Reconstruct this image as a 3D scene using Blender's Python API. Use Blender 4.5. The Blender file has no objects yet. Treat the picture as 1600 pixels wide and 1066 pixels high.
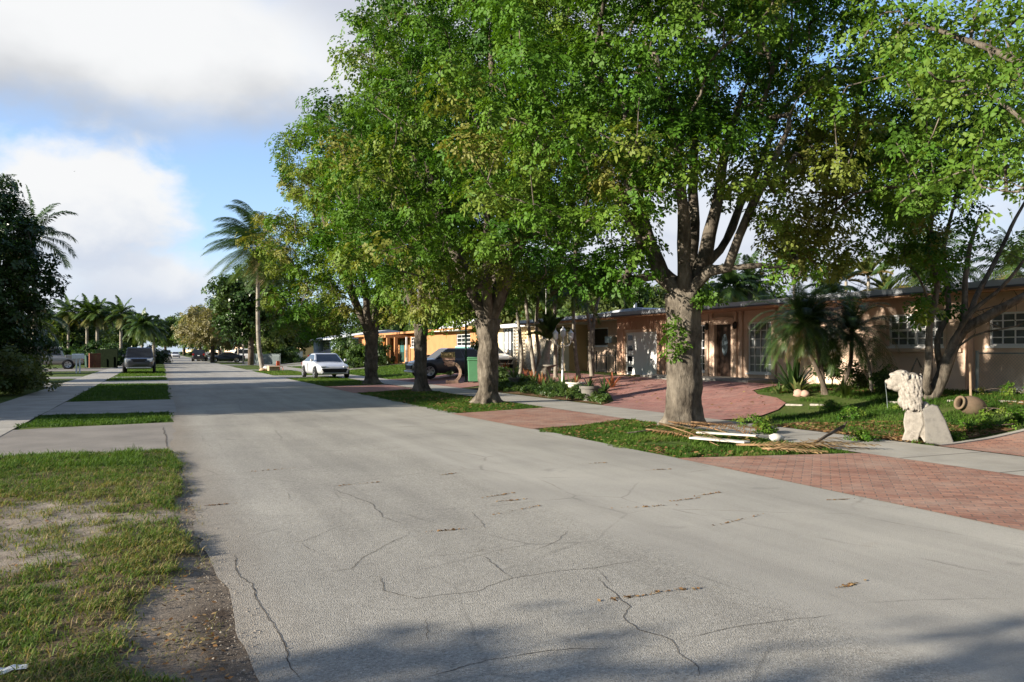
import bpy, bmesh, math, random
import numpy as np
from mathutils import Vector, Matrix, noise as mnoise
R = math.radians
SC = bpy.context.scene
COL = SC.collection
random.seed(7)

# ------------------------------------------------------------------ camera geometry (used to survey positions on the ground)
FPX, HX, HY, CAMH = 1244.0, 252.0, 549.0, 1.55
YAW = math.atan((800 - HX) / FPX)
SN, CS = math.sin(YAW), math.cos(YAW)
XB = [12, 13, 14, 15, 16, 17, 18]
ZB = [0, .04, .13, .25, .36, .45, .5]
def gz(x):
    return float(np.interp(x, XB, ZB))
def ray(px, py):
    r, u = (px - 800) / FPX, (HY - py) / FPX
    return Vector((SN + r * CS, CS - r * SN, u))
def pp(px, py, d):
    v = ray(px, py) * d
    return Vector((v.x, v.y, v.z + CAMH))
def gp(px, py):
    r = ray(px, py); lo, hi = 1.0, 400.0
    for _ in range(50):
        m = (lo + hi) / 2
        if CAMH + r.z * m > gz(r.x * m): lo = m
        else: hi = m
    return Vector((r.x * lo, r.y * lo, gz(r.x * lo)))
def dep(p):
    return p[0] * SN + p[1] * CS
def yx(px, X):
    r = (px - 800) / FPX
    return X * (CS - r * SN) / (SN + r * CS)
def zx(px, py, X):
    return CAMH + (HY - py) / FPX * (X * SN + yx(px, X) * CS)

# ------------------------------------------------------------------ object helpers
def tag(o, label=None, cat=None, group=None, kind=None):
    if label: o['label'] = label
    if cat: o['category'] = cat
    if group: o['group'] = group
    if kind: o['kind'] = kind
    return o
def thing(name, label, cat, loc=(0, 0, 0), rz=0, group=None):
    o = bpy.data.objects.new(name, None); COL.objects.link(o)
    o.location = loc; o.rotation_euler = (0, 0, rz); o.empty_display_size = .3
    return tag(o, label, cat, group)
def dup(root, loc, rz, label, group=None, sc=1.0, color=None):
    r = root.copy(); COL.objects.link(r); r.location = loc; r.rotation_euler = (0, 0, rz)
    r.scale = (sc, sc, sc) if not isinstance(sc, tuple) else sc
    r['label'] = label
    if group: r['group'] = group
    for ch in list(root.children):
        c = ch.copy(); COL.objects.link(c); c.parent = r
        if color: c.color = color
        for g in list(ch.children):
            d = g.copy(); COL.objects.link(d); d.parent = c
    return r
def link_mesh(name, me, mats, parent=None, smooth=False):
    for m in (mats if isinstance(mats, (list, tuple)) else [mats]): me.materials.append(m)
    if smooth: me.polygons.foreach_set('use_smooth', np.ones(len(me.polygons), dtype=bool))
    o = bpy.data.objects.new(name, me); COL.objects.link(o)
    if parent is not None: o.parent = parent
    return o
def np_mesh(name, verts, groups, mats, parent=None, tint=None, smooth=False, mi=None):
    """verts (N,3); groups = list of int arrays (M,k); tint = per-face float"""
    me = bpy.data.meshes.new(name)
    verts = np.ascontiguousarray(verts, dtype=np.float32)
    me.vertices.add(len(verts)); me.vertices.foreach_set('co', verts.ravel())
    idx = np.concatenate([g.ravel() for g in groups]).astype(np.int32)
    cnt = np.concatenate([np.full(len(g), g.shape[1]) for g in groups]).astype(np.int32)
    st = np.concatenate([[0], np.cumsum(cnt)[:-1]]).astype(np.int32)
    me.loops.add(len(idx)); me.loops.foreach_set('vertex_index', idx)
    me.polygons.add(len(cnt)); me.polygons.foreach_set('loop_start', st)
    try: me.polygons.foreach_set('loop_total', cnt)
    except Exception: pass
    if mi is not None: me.polygons.foreach_set('material_index', np.asarray(mi, dtype=np.int32))
    me.update(calc_edges=True)
    if tint is not None:
        a = me.attributes.new('tint', 'FLOAT', 'FACE'); a.data.foreach_set('value', np.asarray(tint, dtype=np.float32))
    return link_mesh(name, me, mats, parent, smooth)

class MB:
    def __init__(s): s.v, s.f, s.m = [], [], []; s.M = None; s.k = 0
    def add(s, vs, fs, mi=None):
        b = len(s.v)
        for p in vs:
            p = Vector(p)
            s.v.append(s.M @ p if s.M else p)
        for f in fs: s.f.append([b + i for i in f]); s.m.append(s.k if mi is None else mi)
        return s
    def box(s, x0, x1, y0, y1, z0, z1, R_=None, at=None, tx=1, ty=1):
        cx, cy = (x0 + x1) / 2, (y0 + y1) / 2
        vs = []
        for z, kx, ky in ((z0, 1, 1), (z1, tx, ty)):
            for x, y in ((x0, y0), (x1, y0), (x1, y1), (x0, y1)):
                vs.append(Vector((cx + (x - cx) * kx, cy + (y - cy) * ky, z)))
        if R_ is not None: vs = [R_ @ p for p in vs]
        if at is not None: vs = [p + Vector(at) for p in vs]
        return s.add(vs, [(3, 2, 1, 0), (4, 5, 6, 7), (0, 1, 5, 4), (1, 2, 6, 5), (2, 3, 7, 6), (3, 0, 4, 7)])
    def tube(s, pts, rad, n=8, cap=True, jit=0.0, seed=0):
        pts = [Vector(p) for p in pts]
        if not isinstance(rad, (list, tuple)): rad = [rad] * len(pts)
        rings = []; up = Vector((.13, .21, .97)); vs = []
        t0 = (pts[1] - pts[0]).normalized(); a = t0.orthogonal().normalized()
        for i, p in enumerate(pts):
            t = (pts[min(i + 1, len(pts) - 1)] - pts[max(i - 1, 0)])
            t = t.normalized() if t.length > 1e-9 else t0
            a = (a - t * a.dot(t)); a = a.normalized() if a.length > 1e-6 else t.orthogonal().normalized()
            b = t.cross(a)
            for k in range(n):
                an = 2 * math.pi * k / n
                d = a * math.cos(an) + b * math.sin(an)
                r = rad[i]
                if jit:
                    q = p + d * r
                    r *= 1 + jit * mnoise.noise(q * (2.2) + Vector((seed, 0, 0))) + jit * .5 * mnoise.noise(q * 7 + Vector((seed, 3, 0)))
                vs.append(p + d * r)
        fs = []
        for i in range(len(pts) - 1):
            for k in range(n):
                fs.append((i * n + k, i * n + (k + 1) % n, (i + 1) * n + (k + 1) % n, (i + 1) * n + k))
        if cap:
            fs.append(tuple(range(n - 1, -1, -1))); fs.append(tuple((len(pts) - 1) * n + k for k in range(n)))
        return s.add(vs, fs)
    def lathe(s, prof, n=20, at=(0, 0, 0), R_=None, cap=True):
        vs = []; at = Vector(at)
        for r, z in prof:
            for k in range(n):
                a = 2 * math.pi * k / n
                p = Vector((r * math.cos(a), r * math.sin(a), z))
                vs.append((R_ @ p if R_ is not None else p) + at)
        fs = []
        for i in range(len(prof) - 1):
            for k in range(n):
                fs.append((i * n + k, i * n + (k + 1) % n, (i + 1) * n + (k + 1) % n, (i + 1) * n + k))
        if cap:
            fs.append(tuple(range(n - 1, -1, -1))); fs.append(tuple((len(prof) - 1) * n + k for k in range(n)))
        return s.add(vs, fs)
    def ball(s, c, r, n=10, m=7, jit=0.0):
        c = Vector(c); r = Vector((r, r, r)) if not isinstance(r, (tuple, list, Vector)) else Vector(r)
        prof = []
        vs = []
        for i in range(m + 1):
            th = math.pi * (i + .02) / (m + .04) 
            for k in range(n):
                a = 2 * math.pi * k / n
                d = Vector((math.sin(th) * math.cos(a), math.sin(th) * math.sin(a), -math.cos(th)))
                q = 1 + (jit * mnoise.noise(d * 2.3 + c * 3) if jit else 0)
                vs.append(c + Vector((d.x * r.x, d.y * r.y, d.z * r.z)) * q)
        fs = []
        for i in range(m):
            for k in range(n):
                fs.append((i * n + k, i * n + (k + 1) % n, (i + 1) * n + (k + 1) % n, (i + 1) * n + k))
        fs.append(tuple(range(n - 1, -1, -1))); fs.append(tuple(m * n + k for k in range(n)))
        return s.add(vs, fs)
    def prism(s, poly, axis, a, b):
        """poly in the two other axes (x: (y,z), y: (x,z), z: (x,y)), extruded a..b along axis"""
        def P(u, v, w): return {'x': (w, u, v), 'y': (u, w, v), 'z': (u, v, w)}[axis]
        n = len(poly)
        vs = [P(u, v, a) for u, v in poly] + [P(u, v, b) for u, v in poly]
        fs = [tuple(range(n - 1, -1, -1)), tuple(range(n, 2 * n))]
        fs += [(i, (i + 1) % n, n + (i + 1) % n, n + i) for i in range(n)]
        return s.add(vs, fs)
    def build(s, name, mats, parent=None, smooth=False, off=None, bevel=0, sub=0, angle=None):
        me = bpy.data.meshes.new(name)
        o_ = Vector(off) if off is not None else Vector((0, 0, 0))
        me.from_pydata([tuple(p - o_) for p in s.v], [], s.f)
        me.polygons.foreach_set('material_index', np.array(s.m, dtype=np.int32))
        bm = bmesh.new(); bm.from_mesh(me)
        bmesh.ops.recalc_face_normals(bm, faces=bm.faces)
        bm.to_mesh(me); bm.free()
        o = link_mesh(name, me, mats, parent, smooth)
        if smooth and angle:
            try: me.set_sharp_from_angle(angle=R(angle))
            except Exception: pass
        if bevel:
            b = o.modifiers.new('bevel', 'BEVEL'); b.width = bevel; b.segments = 2; b.limit_method = 'ANGLE'; b.angle_limit = R(40)
        if sub:
            b = o.modifiers.new('subd', 'SUBSURF'); b.levels = sub; b.render_levels = sub
        return o

# ------------------------------------------------------------------ noise in numpy
def vn(x, y, seed=0):
    xi, yi = np.floor(x).astype(np.int64), np.floor(y).astype(np.int64)
    fx, fy = x - xi, y - yi
    fx, fy = fx * fx * (3 - 2 * fx), fy * fy * (3 - 2 * fy)
    def h(a, b):
        n = (a * 374761393 + b * 668265263 + seed * 974634777) & 0x7fffffff
        n = ((n ^ (n >> 13)) * 1274126177) & 0x7fffffff
        return ((n ^ (n >> 16)) & 0xffff) / 65535.0
    a, b, c, d = h(xi, yi), h(xi + 1, yi), h(xi, yi + 1), h(xi + 1, yi + 1)
    return (a * (1 - fx) + b * fx) * (1 - fy) + (c * (1 - fx) + d * fx) * fy
def fbm(x, y, seed=0, o=4):
    t = 0; a = .5; s = 0
    for i in range(o):
        t = t + a * vn(x * 2 ** i, y * 2 ** i, seed + i); s += a; a *= .55
    return t / s
def inside(px, py, poly):
    r = np.zeros(len(px), bool); n = len(poly)
    for i in range(n):
        x0, y0 = poly[i][:2]; x1, y1 = poly[(i + 1) % n][:2]
        if y0 == y1: continue
        c = ((y0 > py) != (y1 > py)) & (px < (x1 - x0) * (py - y0) / (y1 - y0) + x0)
        r ^= c
    return r
def scatter(poly, dens, rng):
    P = np.array([p[:2] for p in poly]); lo, hi = P.min(0), P.max(0)
    n = int(np.prod(hi - lo) * dens)
    q = rng.random((n, 2)) * (hi - lo) + lo
    return q[inside(q[:, 0], q[:, 1], poly)]

# ------------------------------------------------------------------ materials
def nmat(name):
    m = bpy.data.materials.new(name); m.use_nodes = True
    nt = m.node_tree; b = nt.nodes['Principled BSDF']
    return m, nt, b
def N(nt, typ, **kw):
    n = nt.nodes.new(typ)
    for k, v in kw.items():
        if k.startswith('i_'):
            n.inputs[k[2:].replace('_', ' ')].default_value = v
        else: setattr(n, k, v)
    return n
def c4(c): return (c[0], c[1], c[2], 1)
def ramp(nt, stops, fac=None):
    r = nt.nodes.new('ShaderNodeValToRGB'); e = r.color_ramp.elements
    while len(e) < len(stops): e.new(.5)
    for i, (p, c) in enumerate(stops):
        e[i].position = p; e[i].color = c4(c) if isinstance(c, (tuple, list)) else (c, c, c, 1)
    if fac is not None: nt.links.new(fac, r.inputs[0])
    return r.outputs[0]
def noise(nt, scale, detail=4, rough=.55, vec=None, dist=0):
    n = N(nt, 'ShaderNodeTexNoise'); n.inputs['Scale'].default_value = scale; n.inputs['Detail'].default_value = detail
    n.inputs['Roughness'].default_value = rough; n.inputs['Distortion'].default_value = dist
    if vec is not None: nt.links.new(vec, n.inputs['Vector'])
    return n.outputs['Fac']
def mix(nt, a, b, f, typ='MIX'):
    m = N(nt, 'ShaderNodeMix', data_type='RGBA', blend_type=typ)
    for k, s in (('A', a), ('B', b)):
        i = [x for x in m.inputs if x.name == k and x.type == 'RGBA'][0]
        if isinstance(s, (tuple, list)): i.default_value = c4(s)
        else: nt.links.new(s, i)
    if isinstance(f, (int, float)): m.inputs[0].default_value = f
    else: nt.links.new(f, m.inputs[0])
    return [x for x in m.outputs if x.type == 'RGBA'][0]
def math_(nt, op, a, b=None, c=None):
    m = N(nt, 'ShaderNodeMath', operation=op)
    for i, s in enumerate((a, b, c)):
        if s is None: continue
        if isinstance(s, (int, float)): m.inputs[i].default_value = s
        else: nt.links.new(s, m.inputs[i])
    return m.outputs[0]
def bump(nt, b, h, strength=.3, dist=.02):
    n = N(nt, 'ShaderNodeBump'); n.inputs['Strength'].default_value = strength; n.inputs['Distance'].default_value = dist
    nt.links.new(h, n.inputs['Height']); nt.links.new(n.outputs[0], b.inputs['Normal'])
def ocoord(nt):
    return N(nt, 'ShaderNodeTexCoord').outputs['Object']
def surf(name, col, rough=.75, var=.25, scale=3.0, bmp=.15, bscale=60, spec=.3, metal=0, dirt=None, dscale=1.2, coat=0, hollow_col=None):
    m, nt, b = nmat(name); v = ocoord(nt)
    f = noise(nt, scale, 6, .6, v)
    lo = [x * (1 - var) for x in col]; hi = [min(1, x * (1 + var)) for x in col]
    c = ramp(nt, [(.3, lo), (.7, hi)], f)
    if dirt:
        c = mix(nt, c, dirt, ramp(nt, [(.5, 0.0), (.72, .7)], noise(nt, dscale, 8, .65, v)))
    if hollow_col:      # second, darker colour mixed into the carved hollows
        ge = N(nt, 'ShaderNodeNewGeometry'); c = mix(nt, c, hollow_col, ramp(nt, [(.40, .9), (.53, 0.0)], ge.outputs['Pointiness']))
    nt.links.new(c, b.inputs['Base Color'])
    b.inputs['Roughness'].default_value = rough; b.inputs['Specular IOR Level'].default_value = spec; b.inputs['Metallic'].default_value = metal
    b.inputs['Coat Weight'].default_value = coat
    if bmp: bump(nt, b, noise(nt, bscale, 4, .6, v), bmp, .01)
    return m
def leaf_mat(name, stops, trans=.3, rough=.45, tcol=(1.5, 1.5, .6), spec=.35):
    m, nt, b = nmat(name)
    a = N(nt, 'ShaderNodeAttribute', attribute_name='tint')
    c = ramp(nt, stops, a.outputs['Fac'])
    oi = N(nt, 'ShaderNodeObjectInfo')
    c = mix(nt, c, oi.outputs['Color'], 1.0, 'MULTIPLY')
    nt.links.new(c, b.inputs['Base Color']); b.inputs['Roughness'].default_value = rough
    b.inputs['Specular IOR Level'].default_value = spec
    t = N(nt, 'ShaderNodeBsdfTranslucent')
    nt.links.new(mix(nt, c, tcol, 1.0, 'MULTIPLY'), t.inputs['Color'])
    ms = N(nt, 'ShaderNodeMixShader'); ms.inputs[0].default_value = trans
    nt.links.new(b.outputs[0], ms.inputs[1]); nt.links.new(t.outputs[0], ms.inputs[2])
    nt.links.new(ms.outputs[0], nt.nodes['Material Output'].inputs['Surface'])
    return m
M = {}
M['leaf'] = leaf_mat('shade_leaf', [(0, (.022, .072, .009)), (.35, (.062, .145, .013)), (.62, (.096, .180, .019)), (.8, (.145, .190, .030)), (1, (.190, .190, .046))], trans=.26, rough=.55, spec=.2)
M['leaf_light'] = leaf_mat('light_leaf', [(0, (.045, .11, .012)), (.5, (.09, .175, .022)), (1, (.20, .25, .05))], trans=.34, rough=.55, spec=.2)
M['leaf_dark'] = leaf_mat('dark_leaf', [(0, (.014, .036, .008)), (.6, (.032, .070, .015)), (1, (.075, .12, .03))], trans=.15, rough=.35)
M['leaf_bg'] = leaf_mat('distant_leaf', [(0, (.025, .055, .012)), (.5, (.06, .11, .022)), (1, (.13, .15, .05))], trans=.3)
M['frond'] = leaf_mat('palm_frond', [(0, (.025, .055, .010)), (.5, (.06, .11, .022)), (.8, (.14, .15, .04)), (1, (.25, .17, .08))], trans=.25, rough=.4, spec=.45)
M['strap'] = leaf_mat('strap_leaf', [(0, (.02, .045, .012)), (.5, (.06, .11, .03)), (.8, (.16, .17, .06)), (1, (.30, .09, .05))], trans=.2, rough=.4)
M['grass'] = leaf_mat('grass_blade', [(0, (.035, .085, .012)), (.45, (.085, .155, .022)), (.75, (.17, .19, .05)), (1, (.30, .23, .11))], trans=.3, rough=.6, spec=.2)
M['litter'] = leaf_mat('dry_leaf', [(0, (.10, .05, .02)), (.5, (.22, .12, .05)), (1, (.36, .25, .12))], trans=.1, rough=.8, spec=.1)
M['petal'] = leaf_mat('petal', [(0, (.45, .03, .02)), (1, (.6, .08, .04))], trans=.2)

def bark_mat(name, lo, mid, hi, zs=.35, bs=.8):
    m, nt, b = nmat(name); v = ocoord(nt)
    mp = N(nt, 'ShaderNodeMapping'); mp.inputs['Scale'].default_value = (1, 1, zs); nt.links.new(v, mp.inputs[0]); w = mp.outputs[0]
    n1 = noise(nt, 9, 8, .68, w, .6); n2 = noise(nt, 2.2, 5, .6, v)
    c = ramp(nt, [(.33, lo), (.5, mid), (.68, hi)], n1)
    c = mix(nt, c, ramp(nt, [(.35, [x * .55 for x in mid]), (.65, [min(1, x * 1.25) for x in hi])], n2), .45)
    nt.links.new(c, b.inputs['Base Color']); b.inputs['Roughness'].default_value = .9; b.inputs['Specular IOR Level'].default_value = .15
    bump(nt, b, math_(nt, 'ADD', n1, math_(nt, 'MULTIPLY', noise(nt, 40, 4, .6, w), .3)), bs, .05)
    return m
M['bark'] = bark_mat('bark', (.022, .018, .014), (.078, .064, .049), (.225, .195, .155), bs=1.0)
M['bark_dark'] = bark_mat('bark_dark', (.035, .026, .02), (.09, .068, .05), (.17, .14, .11))
M['bark_palm'] = bark_mat('palm_bark', (.10, .085, .065), (.22, .19, .15), (.36, .33, .28), zs=5, bs=.5)
M['bark_pale'] = bark_mat('pale_bark', (.12, .10, .08), (.30, .26, .21), (.47, .42, .35), zs=.5, bs=.4)

def asphalt():
    m, nt, b = nmat('asphalt'); v = ocoord(nt)
    sep = N(nt, 'ShaderNodeSeparateXYZ'); nt.links.new(v, sep.inputs[0])
    w = math_(nt, 'ADD', sep.outputs[0], math_(nt, 'MULTIPLY', math_(nt, 'SUBTRACT', noise(nt, .5, 3, .5, v), .5), .5))
    lane = ramp(nt, [(.0, 0.0), (1, 1.0)], math_(nt, 'MULTIPLY', math_(nt, 'SUBTRACT', w, 3.35), 3.5))     # older coarse lane on the left, resurfaced lane on the right
    agg = N(nt, 'ShaderNodeTexVoronoi'); agg.inputs['Scale'].default_value = 105; nt.links.new(v, agg.inputs['Vector'])
    ag = N(nt, 'ShaderNodeSeparateColor'); nt.links.new(agg.outputs['Color'], ag.inputs[0])
    n1 = noise(nt, 160, 3, .7, v)
    coarse = ramp(nt, [(.0, (.17, .160, .142)), (.2, (.29, .274, .244)), (.8, (.41, .388, .348)), (1, (.54, .515, .47))], ag.outputs[0])
    fine = ramp(nt, [(.3, (.34, .323, .292)), (.7, (.49, .467, .425))], n1)
    c = mix(nt, coarse, fine, math_(nt, 'ADD', math_(nt, 'MULTIPLY', lane, .55), .25))
    big = noise(nt, .35, 6, .6, v)
    c = mix(nt, c, ramp(nt, [(.3, (.72, .71, .70)), (.7, (1.12, 1.1, 1.06))], big), .8, 'MULTIPLY')
    mp = N(nt, 'ShaderNodeMapping'); mp.inputs['Scale'].default_value = (1.6, .16, 1); nt.links.new(v, mp.inputs[0])
    c = mix(nt, c, ramp(nt, [(.35, (.80, .79, .77)), (.6, (1.04, 1.03, 1.0))], noise(nt, 1.2, 5, .6, mp.outputs[0])), .7, 'MULTIPLY')   # wheel-path wear along the street
    st = ramp(nt, [(.62, 0.0), (.78, .55)], noise(nt, 1.1, 7, .7, v))
    c = mix(nt, c, (.27, .225, .17), st)
    oil = noise(nt, .8, 3, .5, v, 1.5); c = mix(nt, c, (.12, .113, .105), ramp(nt, [(.66, 0.0), (.74, .35)], oil))
    tar = N(nt, 'ShaderNodeTexVoronoi', feature='DISTANCE_TO_EDGE'); tar.inputs['Scale'].default_value = .55
    dv = N(nt, 'ShaderNodeMixRGB'); dv.inputs[0].default_value = .12; nt.links.new(v, dv.inputs[1]); nn = N(nt, 'ShaderNodeTexNoise'); nn.inputs['Scale'].default_value = 1.6; nn.inputs['Detail'].default_value = 8; nt.links.new(v, nn.inputs['Vector']); nt.links.new(nn.outputs['Color'], dv.inputs[2]); nt.links.new(dv.outputs[0], tar.inputs['Vector'])
    c = mix(nt, c, (.17, .158, .138), math_(nt, 'MULTIPLY', ramp(nt, [(.0, .6), (.008, 0.0)], tar.outputs['Distance']), ramp(nt, [(.42, 0.0), (.6, 1.0)], noise(nt, 1.3, 4, .6, v))))
    c = mix(nt, c, (.97, .985, .995), 1.0, 'MULTIPLY')
    # soil washed over the left edge
    ed = ramp(nt, [(0, 1.0), (1, 0.0)], math_(nt, 'MULTIPLY', math_(nt, 'SUBTRACT', w, .1), 1.4))
    c = mix(nt, c, (.21, .165, .12), math_(nt, 'MULTIPLY', ed, .65))
    nt.links.new(c, b.inputs['Base Color']); b.inputs['Roughness'].default_value = .88; b.inputs['Specular IOR Level'].default_value = .25
    h = math_(nt, 'ADD', math_(nt, 'MULTIPLY', agg.outputs['Distance'], math_(nt, 'SUBTRACT', 1.0, math_(nt, 'MULTIPLY', lane, .6))), math_(nt, 'MULTIPLY', n1, .5))
    bump(nt, b, h, .38, .010)
    return m
M['asphalt'] = asphalt()
M['crack'] = surf('crack_dirt', (.055, .045, .036), .95, .4, 20, 0)

def brick(name, c1, c2, mortar, sc=1.0, rot=0, weather=(.42, .30, .25)):
    m, nt, b = nmat(name); v = ocoord(nt)
    mp = N(nt, 'ShaderNodeMapping'); mp.inputs['Rotation'].default_value = (0, 0, rot); nt.links.new(v, mp.inputs[0])
    bt = N(nt, 'ShaderNodeTexBrick'); nt.links.new(mp.outputs[0], bt.inputs['Vector'])
    bt.inputs['Color1'].default_value = c4(c1); bt.inputs['Color2'].default_value = c4(c2); bt.inputs['Mortar'].default_value = c4(mortar)
    bt.inputs['Scale'].default_value = sc; bt.inputs['Brick Width'].default_value = .22; bt.inputs['Row Height'].default_value = .11
    bt.inputs['Mortar Size'].default_value = .008; bt.inputs['Bias'].default_value = -.1; bt.inputs['Mortar Smooth'].default_value = .4
    c = mix(nt, bt.outputs['Color'], weather, ramp(nt, [(.42, 0.0), (.75, .75)], noise(nt, 1.3, 8, .65, v)))
    c = mix(nt, c, ramp(nt, [(.3, .78), (.7, 1.15)], noise(nt, 30, 3, .6, v)), .8, 'MULTIPLY')
    c = mix(nt, c, (.10, .07, .055), ramp(nt, [(.63, 0.0), (.72, .55)], noise(nt, 5, 6, .7, v)))
    nt.links.new(c, b.inputs['Base Color']); b.inputs['Roughness'].default_value = .85
    bump(nt, b, math_(nt, 'ADD', math_(nt, 'MULTIPLY', bt.outputs['Fac'], -1.0), math_(nt, 'MULTIPLY', noise(nt, 60, 3, .6, v), .35)), .6, .008)
    return m
M['brick'] = brick('brick_paver', (.385, .185, .12), (.22, .10, .068), (.12, .085, .068), 1.0, R(45), (.41, .30, .235))
M['brick_far'] = brick('brick_paver_driveway', (.40, .17, .135), (.25, .105, .085), (.15, .10, .085), 1.0, 0, (.36, .22, .18))

def concrete(name, col, joint=1.5, along='y'):
    m, nt, b = nmat(name); v = ocoord(nt)
    f = noise(nt, 1.1, 8, .62, v)
    c = ramp(nt, [(.25, [x * .66 for x in col]), (.6, col), (.85, [min(1, x * 1.15) for x in col])], f)
    c = mix(nt, c, ramp(nt, [(.3, .82), (.7, 1.12)], noise(nt, 90, 3, .7, v)), .8, 'MULTIPLY')
    if joint:
        sep = N(nt, 'ShaderNodeSeparateXYZ'); nt.links.new(v, sep.inputs[0])
        q = sep.outputs[1 if along == 'y' else 0]
        fr = math_(nt, 'FRACT', math_(nt, 'DIVIDE', q, joint))
        ln = math_(nt, 'LESS_THAN', math_(nt, 'ABSOLUTE', math_(nt, 'SUBTRACT', fr, .5)), .012)
        c = mix(nt, c, (.06, .055, .045), math_(nt, 'MULTIPLY', ln, .85))
    nt.links.new(c, b.inputs['Base Color']); b.inputs['Roughness'].default_value = .85
    bump(nt, b, noise(nt, 60, 4, .6, v), .25, .01)
    return m
M['sidewalk'] = concrete('sidewalk_concrete', (.39, .365, .315))
M['drive'] = concrete('driveway_concrete', (.30, .285, .255), 0)
M['olddrive'] = concrete('worn_apron', (.24, .215, .185), 0)

def lawn():
    m, nt, b = nmat('lawn'); v = ocoord(nt)
    c = ramp(nt, [(.25, (.045, .075, .018)), (.5, (.085, .125, .028)), (.75, (.15, .16, .055))], noise(nt, .7, 8, .65, v))
    c = mix(nt, c, ramp(nt, [(.3, .6), (.7, 1.3)], noise(nt, 22, 5, .7, v)), .9, 'MULTIPLY')
    c = mix(nt, c, (.22, .17, .115), ramp(nt, [(.58, 0.0), (.74, .85)], noise(nt, .45, 9, .7, v)))
    nt.links.new(c, b.inputs['Base Color']); b.inputs['Roughness'].default_value = .95; b.inputs['Specular IOR Level'].default_value = .1
    bump(nt, b, noise(nt, 45, 5, .7, v), .9, .04)
    return m
M['lawn'] = lawn()
def soil():
    m, nt, b = nmat('verge_soil'); v = ocoord(nt)
    a = N(nt, 'ShaderNodeAttribute', attribute_name='grassy')
    d = N(nt, 'ShaderNodeAttribute', attribute_name='damp')
    f = noise(nt, 6, 8, .7, v)
    sand = ramp(nt, [(.3, (.20, .165, .13)), (.7, (.36, .315, .26))], f)
    earth = ramp(nt, [(.3, (.085, .062, .038)), (.55, (.15, .112, .066)), (.75, (.20, .165, .085))], noise(nt, 28, 6, .7, v))
    c = mix(nt, sand, earth, ramp(nt, [(.35, 0.0), (.6, 1.0)], a.outputs['Fac']))
    c = mix(nt, c, (.34, .30, .25), ramp(nt, [(.62, 0.0), (.70, .8)], noise(nt, 70, 2, .5, v)))
    c = mix(nt, c, (.055, .040, .030), d.outputs['Fac'])
    c = mix(nt, c, ramp(nt, [(.3, .7), (.7, 1.2)], noise(nt, 120, 3, .7, v)), .8, 'MULTIPLY')
    nt.links.new(c, b.inputs['Base Color']); b.inputs['Roughness'].default_value = .95; b.inputs['Specular IOR Level'].default_value = .12
    bump(nt, b, math_(nt, 'ADD', noise(nt, 25, 6, .7, v), math_(nt, 'MULTIPLY', noise(nt, 140, 3, .7, v), .3)), .8, .03)
    return m
M['soil'] = soil()
M['mulch'] = surf('mulch', (.15, .095, .05), .95, .5, 14, .8, 50, .1)
M['white'] = surf('white_paint', (.78, .78, .77), .5, .05, 2, .04, 80)
M['white_dirty'] = surf('weathered_white', (.60, .57, .51), .8, .12, 5, .3, 40, .2, dirt=(.32, .28, .22), dscale=5)
M['stone'] = surf('weathered_stone', (.33, .30, .26), .9, .25, 9, .8, 35, .12, dirt=(.13, .115, .095), dscale=10, hollow_col=(.07, .06, .045))
M['stone_grey'] = surf('grey_stone', (.165, .155, .14), .9, .25, 9, .6, 40, .15, dirt=(.13, .12, .10), dscale=9)
M['peach'] = surf('peach_stucco', (.68, .505, .385), .92, .09, 1.5, .5, 70, .12, dirt=(.50, .35, .25), dscale=.8)
M['peach_dk'] = surf('peach_board', (.55, .345, .24), .85, .10, 2, .2, 30, .15)
M['orange'] = surf('orange_stucco', (.40, .20, .09), .9, .10, 1.5, .2, 90, .15)
M['orange_dk'] = surf('orange_board', (.40, .15, .045), .9, .10, 1.5, .2, 90, .15)
M['cream'] = surf('cream_stucco', (.66, .52, .32), .9, .08, 1.5, .2, 90, .15)
M['shutter'] = surf('shutter_paint', (.58, .44, .33), .7, .08, 3, .05, 60)
M['roof'] = surf('roof_edge_metal', (.40, .42, .45), .6, .12, 2, .1, 40)
M['roof_white'] = surf('white_roof', (.72, .73, .74), .7, .06, 1, .1, 40)
M['fascia_dk'] = surf('drip_edge', (.10, .10, .11), .6, .1, 3, 0)
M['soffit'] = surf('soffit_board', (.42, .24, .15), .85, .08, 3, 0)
M['rubber'] = surf('tyre_rubber', (.018, .018, .018), .85, .2, 8, 0)
M['rim'] = surf('alloy', (.45, .46, .47), .35, .05, 8, 0, metal=.8)
M['black'] = surf('black_plastic', (.015, .015, .016), .5, .2, 5, 0)
M['iron'] = surf('wrought_iron', (.03, .03, .03), .6, .2, 5, 0)
M['galv'] = surf('galvanised_metal', (.22, .26, .26), .5, .15, 6, 0, metal=.4)
M['wood'] = surf('weathered_wood', (.28, .20, .13), .85, .25, 6, .3, 30)
M['door_dk'] = surf('dark_door', (.030, .018, .013), .35, .2, 4, 0)
M['terra'] = surf('terracotta', (.15, .105, .068), .85, .2, 6, .3, 40, dirt=(.13, .12, .07), dscale=4)
M['pinkstone'] = surf('pink_cast_stone', (.42, .27, .21), .85, .15, 5, .2, 40)
M['binlt'] = surf('green_bin_plastic', (.085, .24, .12), .55, .08, 3, 0)
M['bindk'] = surf('dark_bin_plastic', (.02, .05, .035), .6, .1, 3, 0)
M['cardboard'] = surf('cardboard', (.42, .30, .19), .9, .08, 4, 0)
M['orangeplast'] = surf('orange_plastic', (.65, .13, .05), .5, .05, 4, 0)
M['hedgefence'] = surf('dark_green_slat', (.007, .010, .006), .95, .3, 3, .1, 40, 0)
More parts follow.
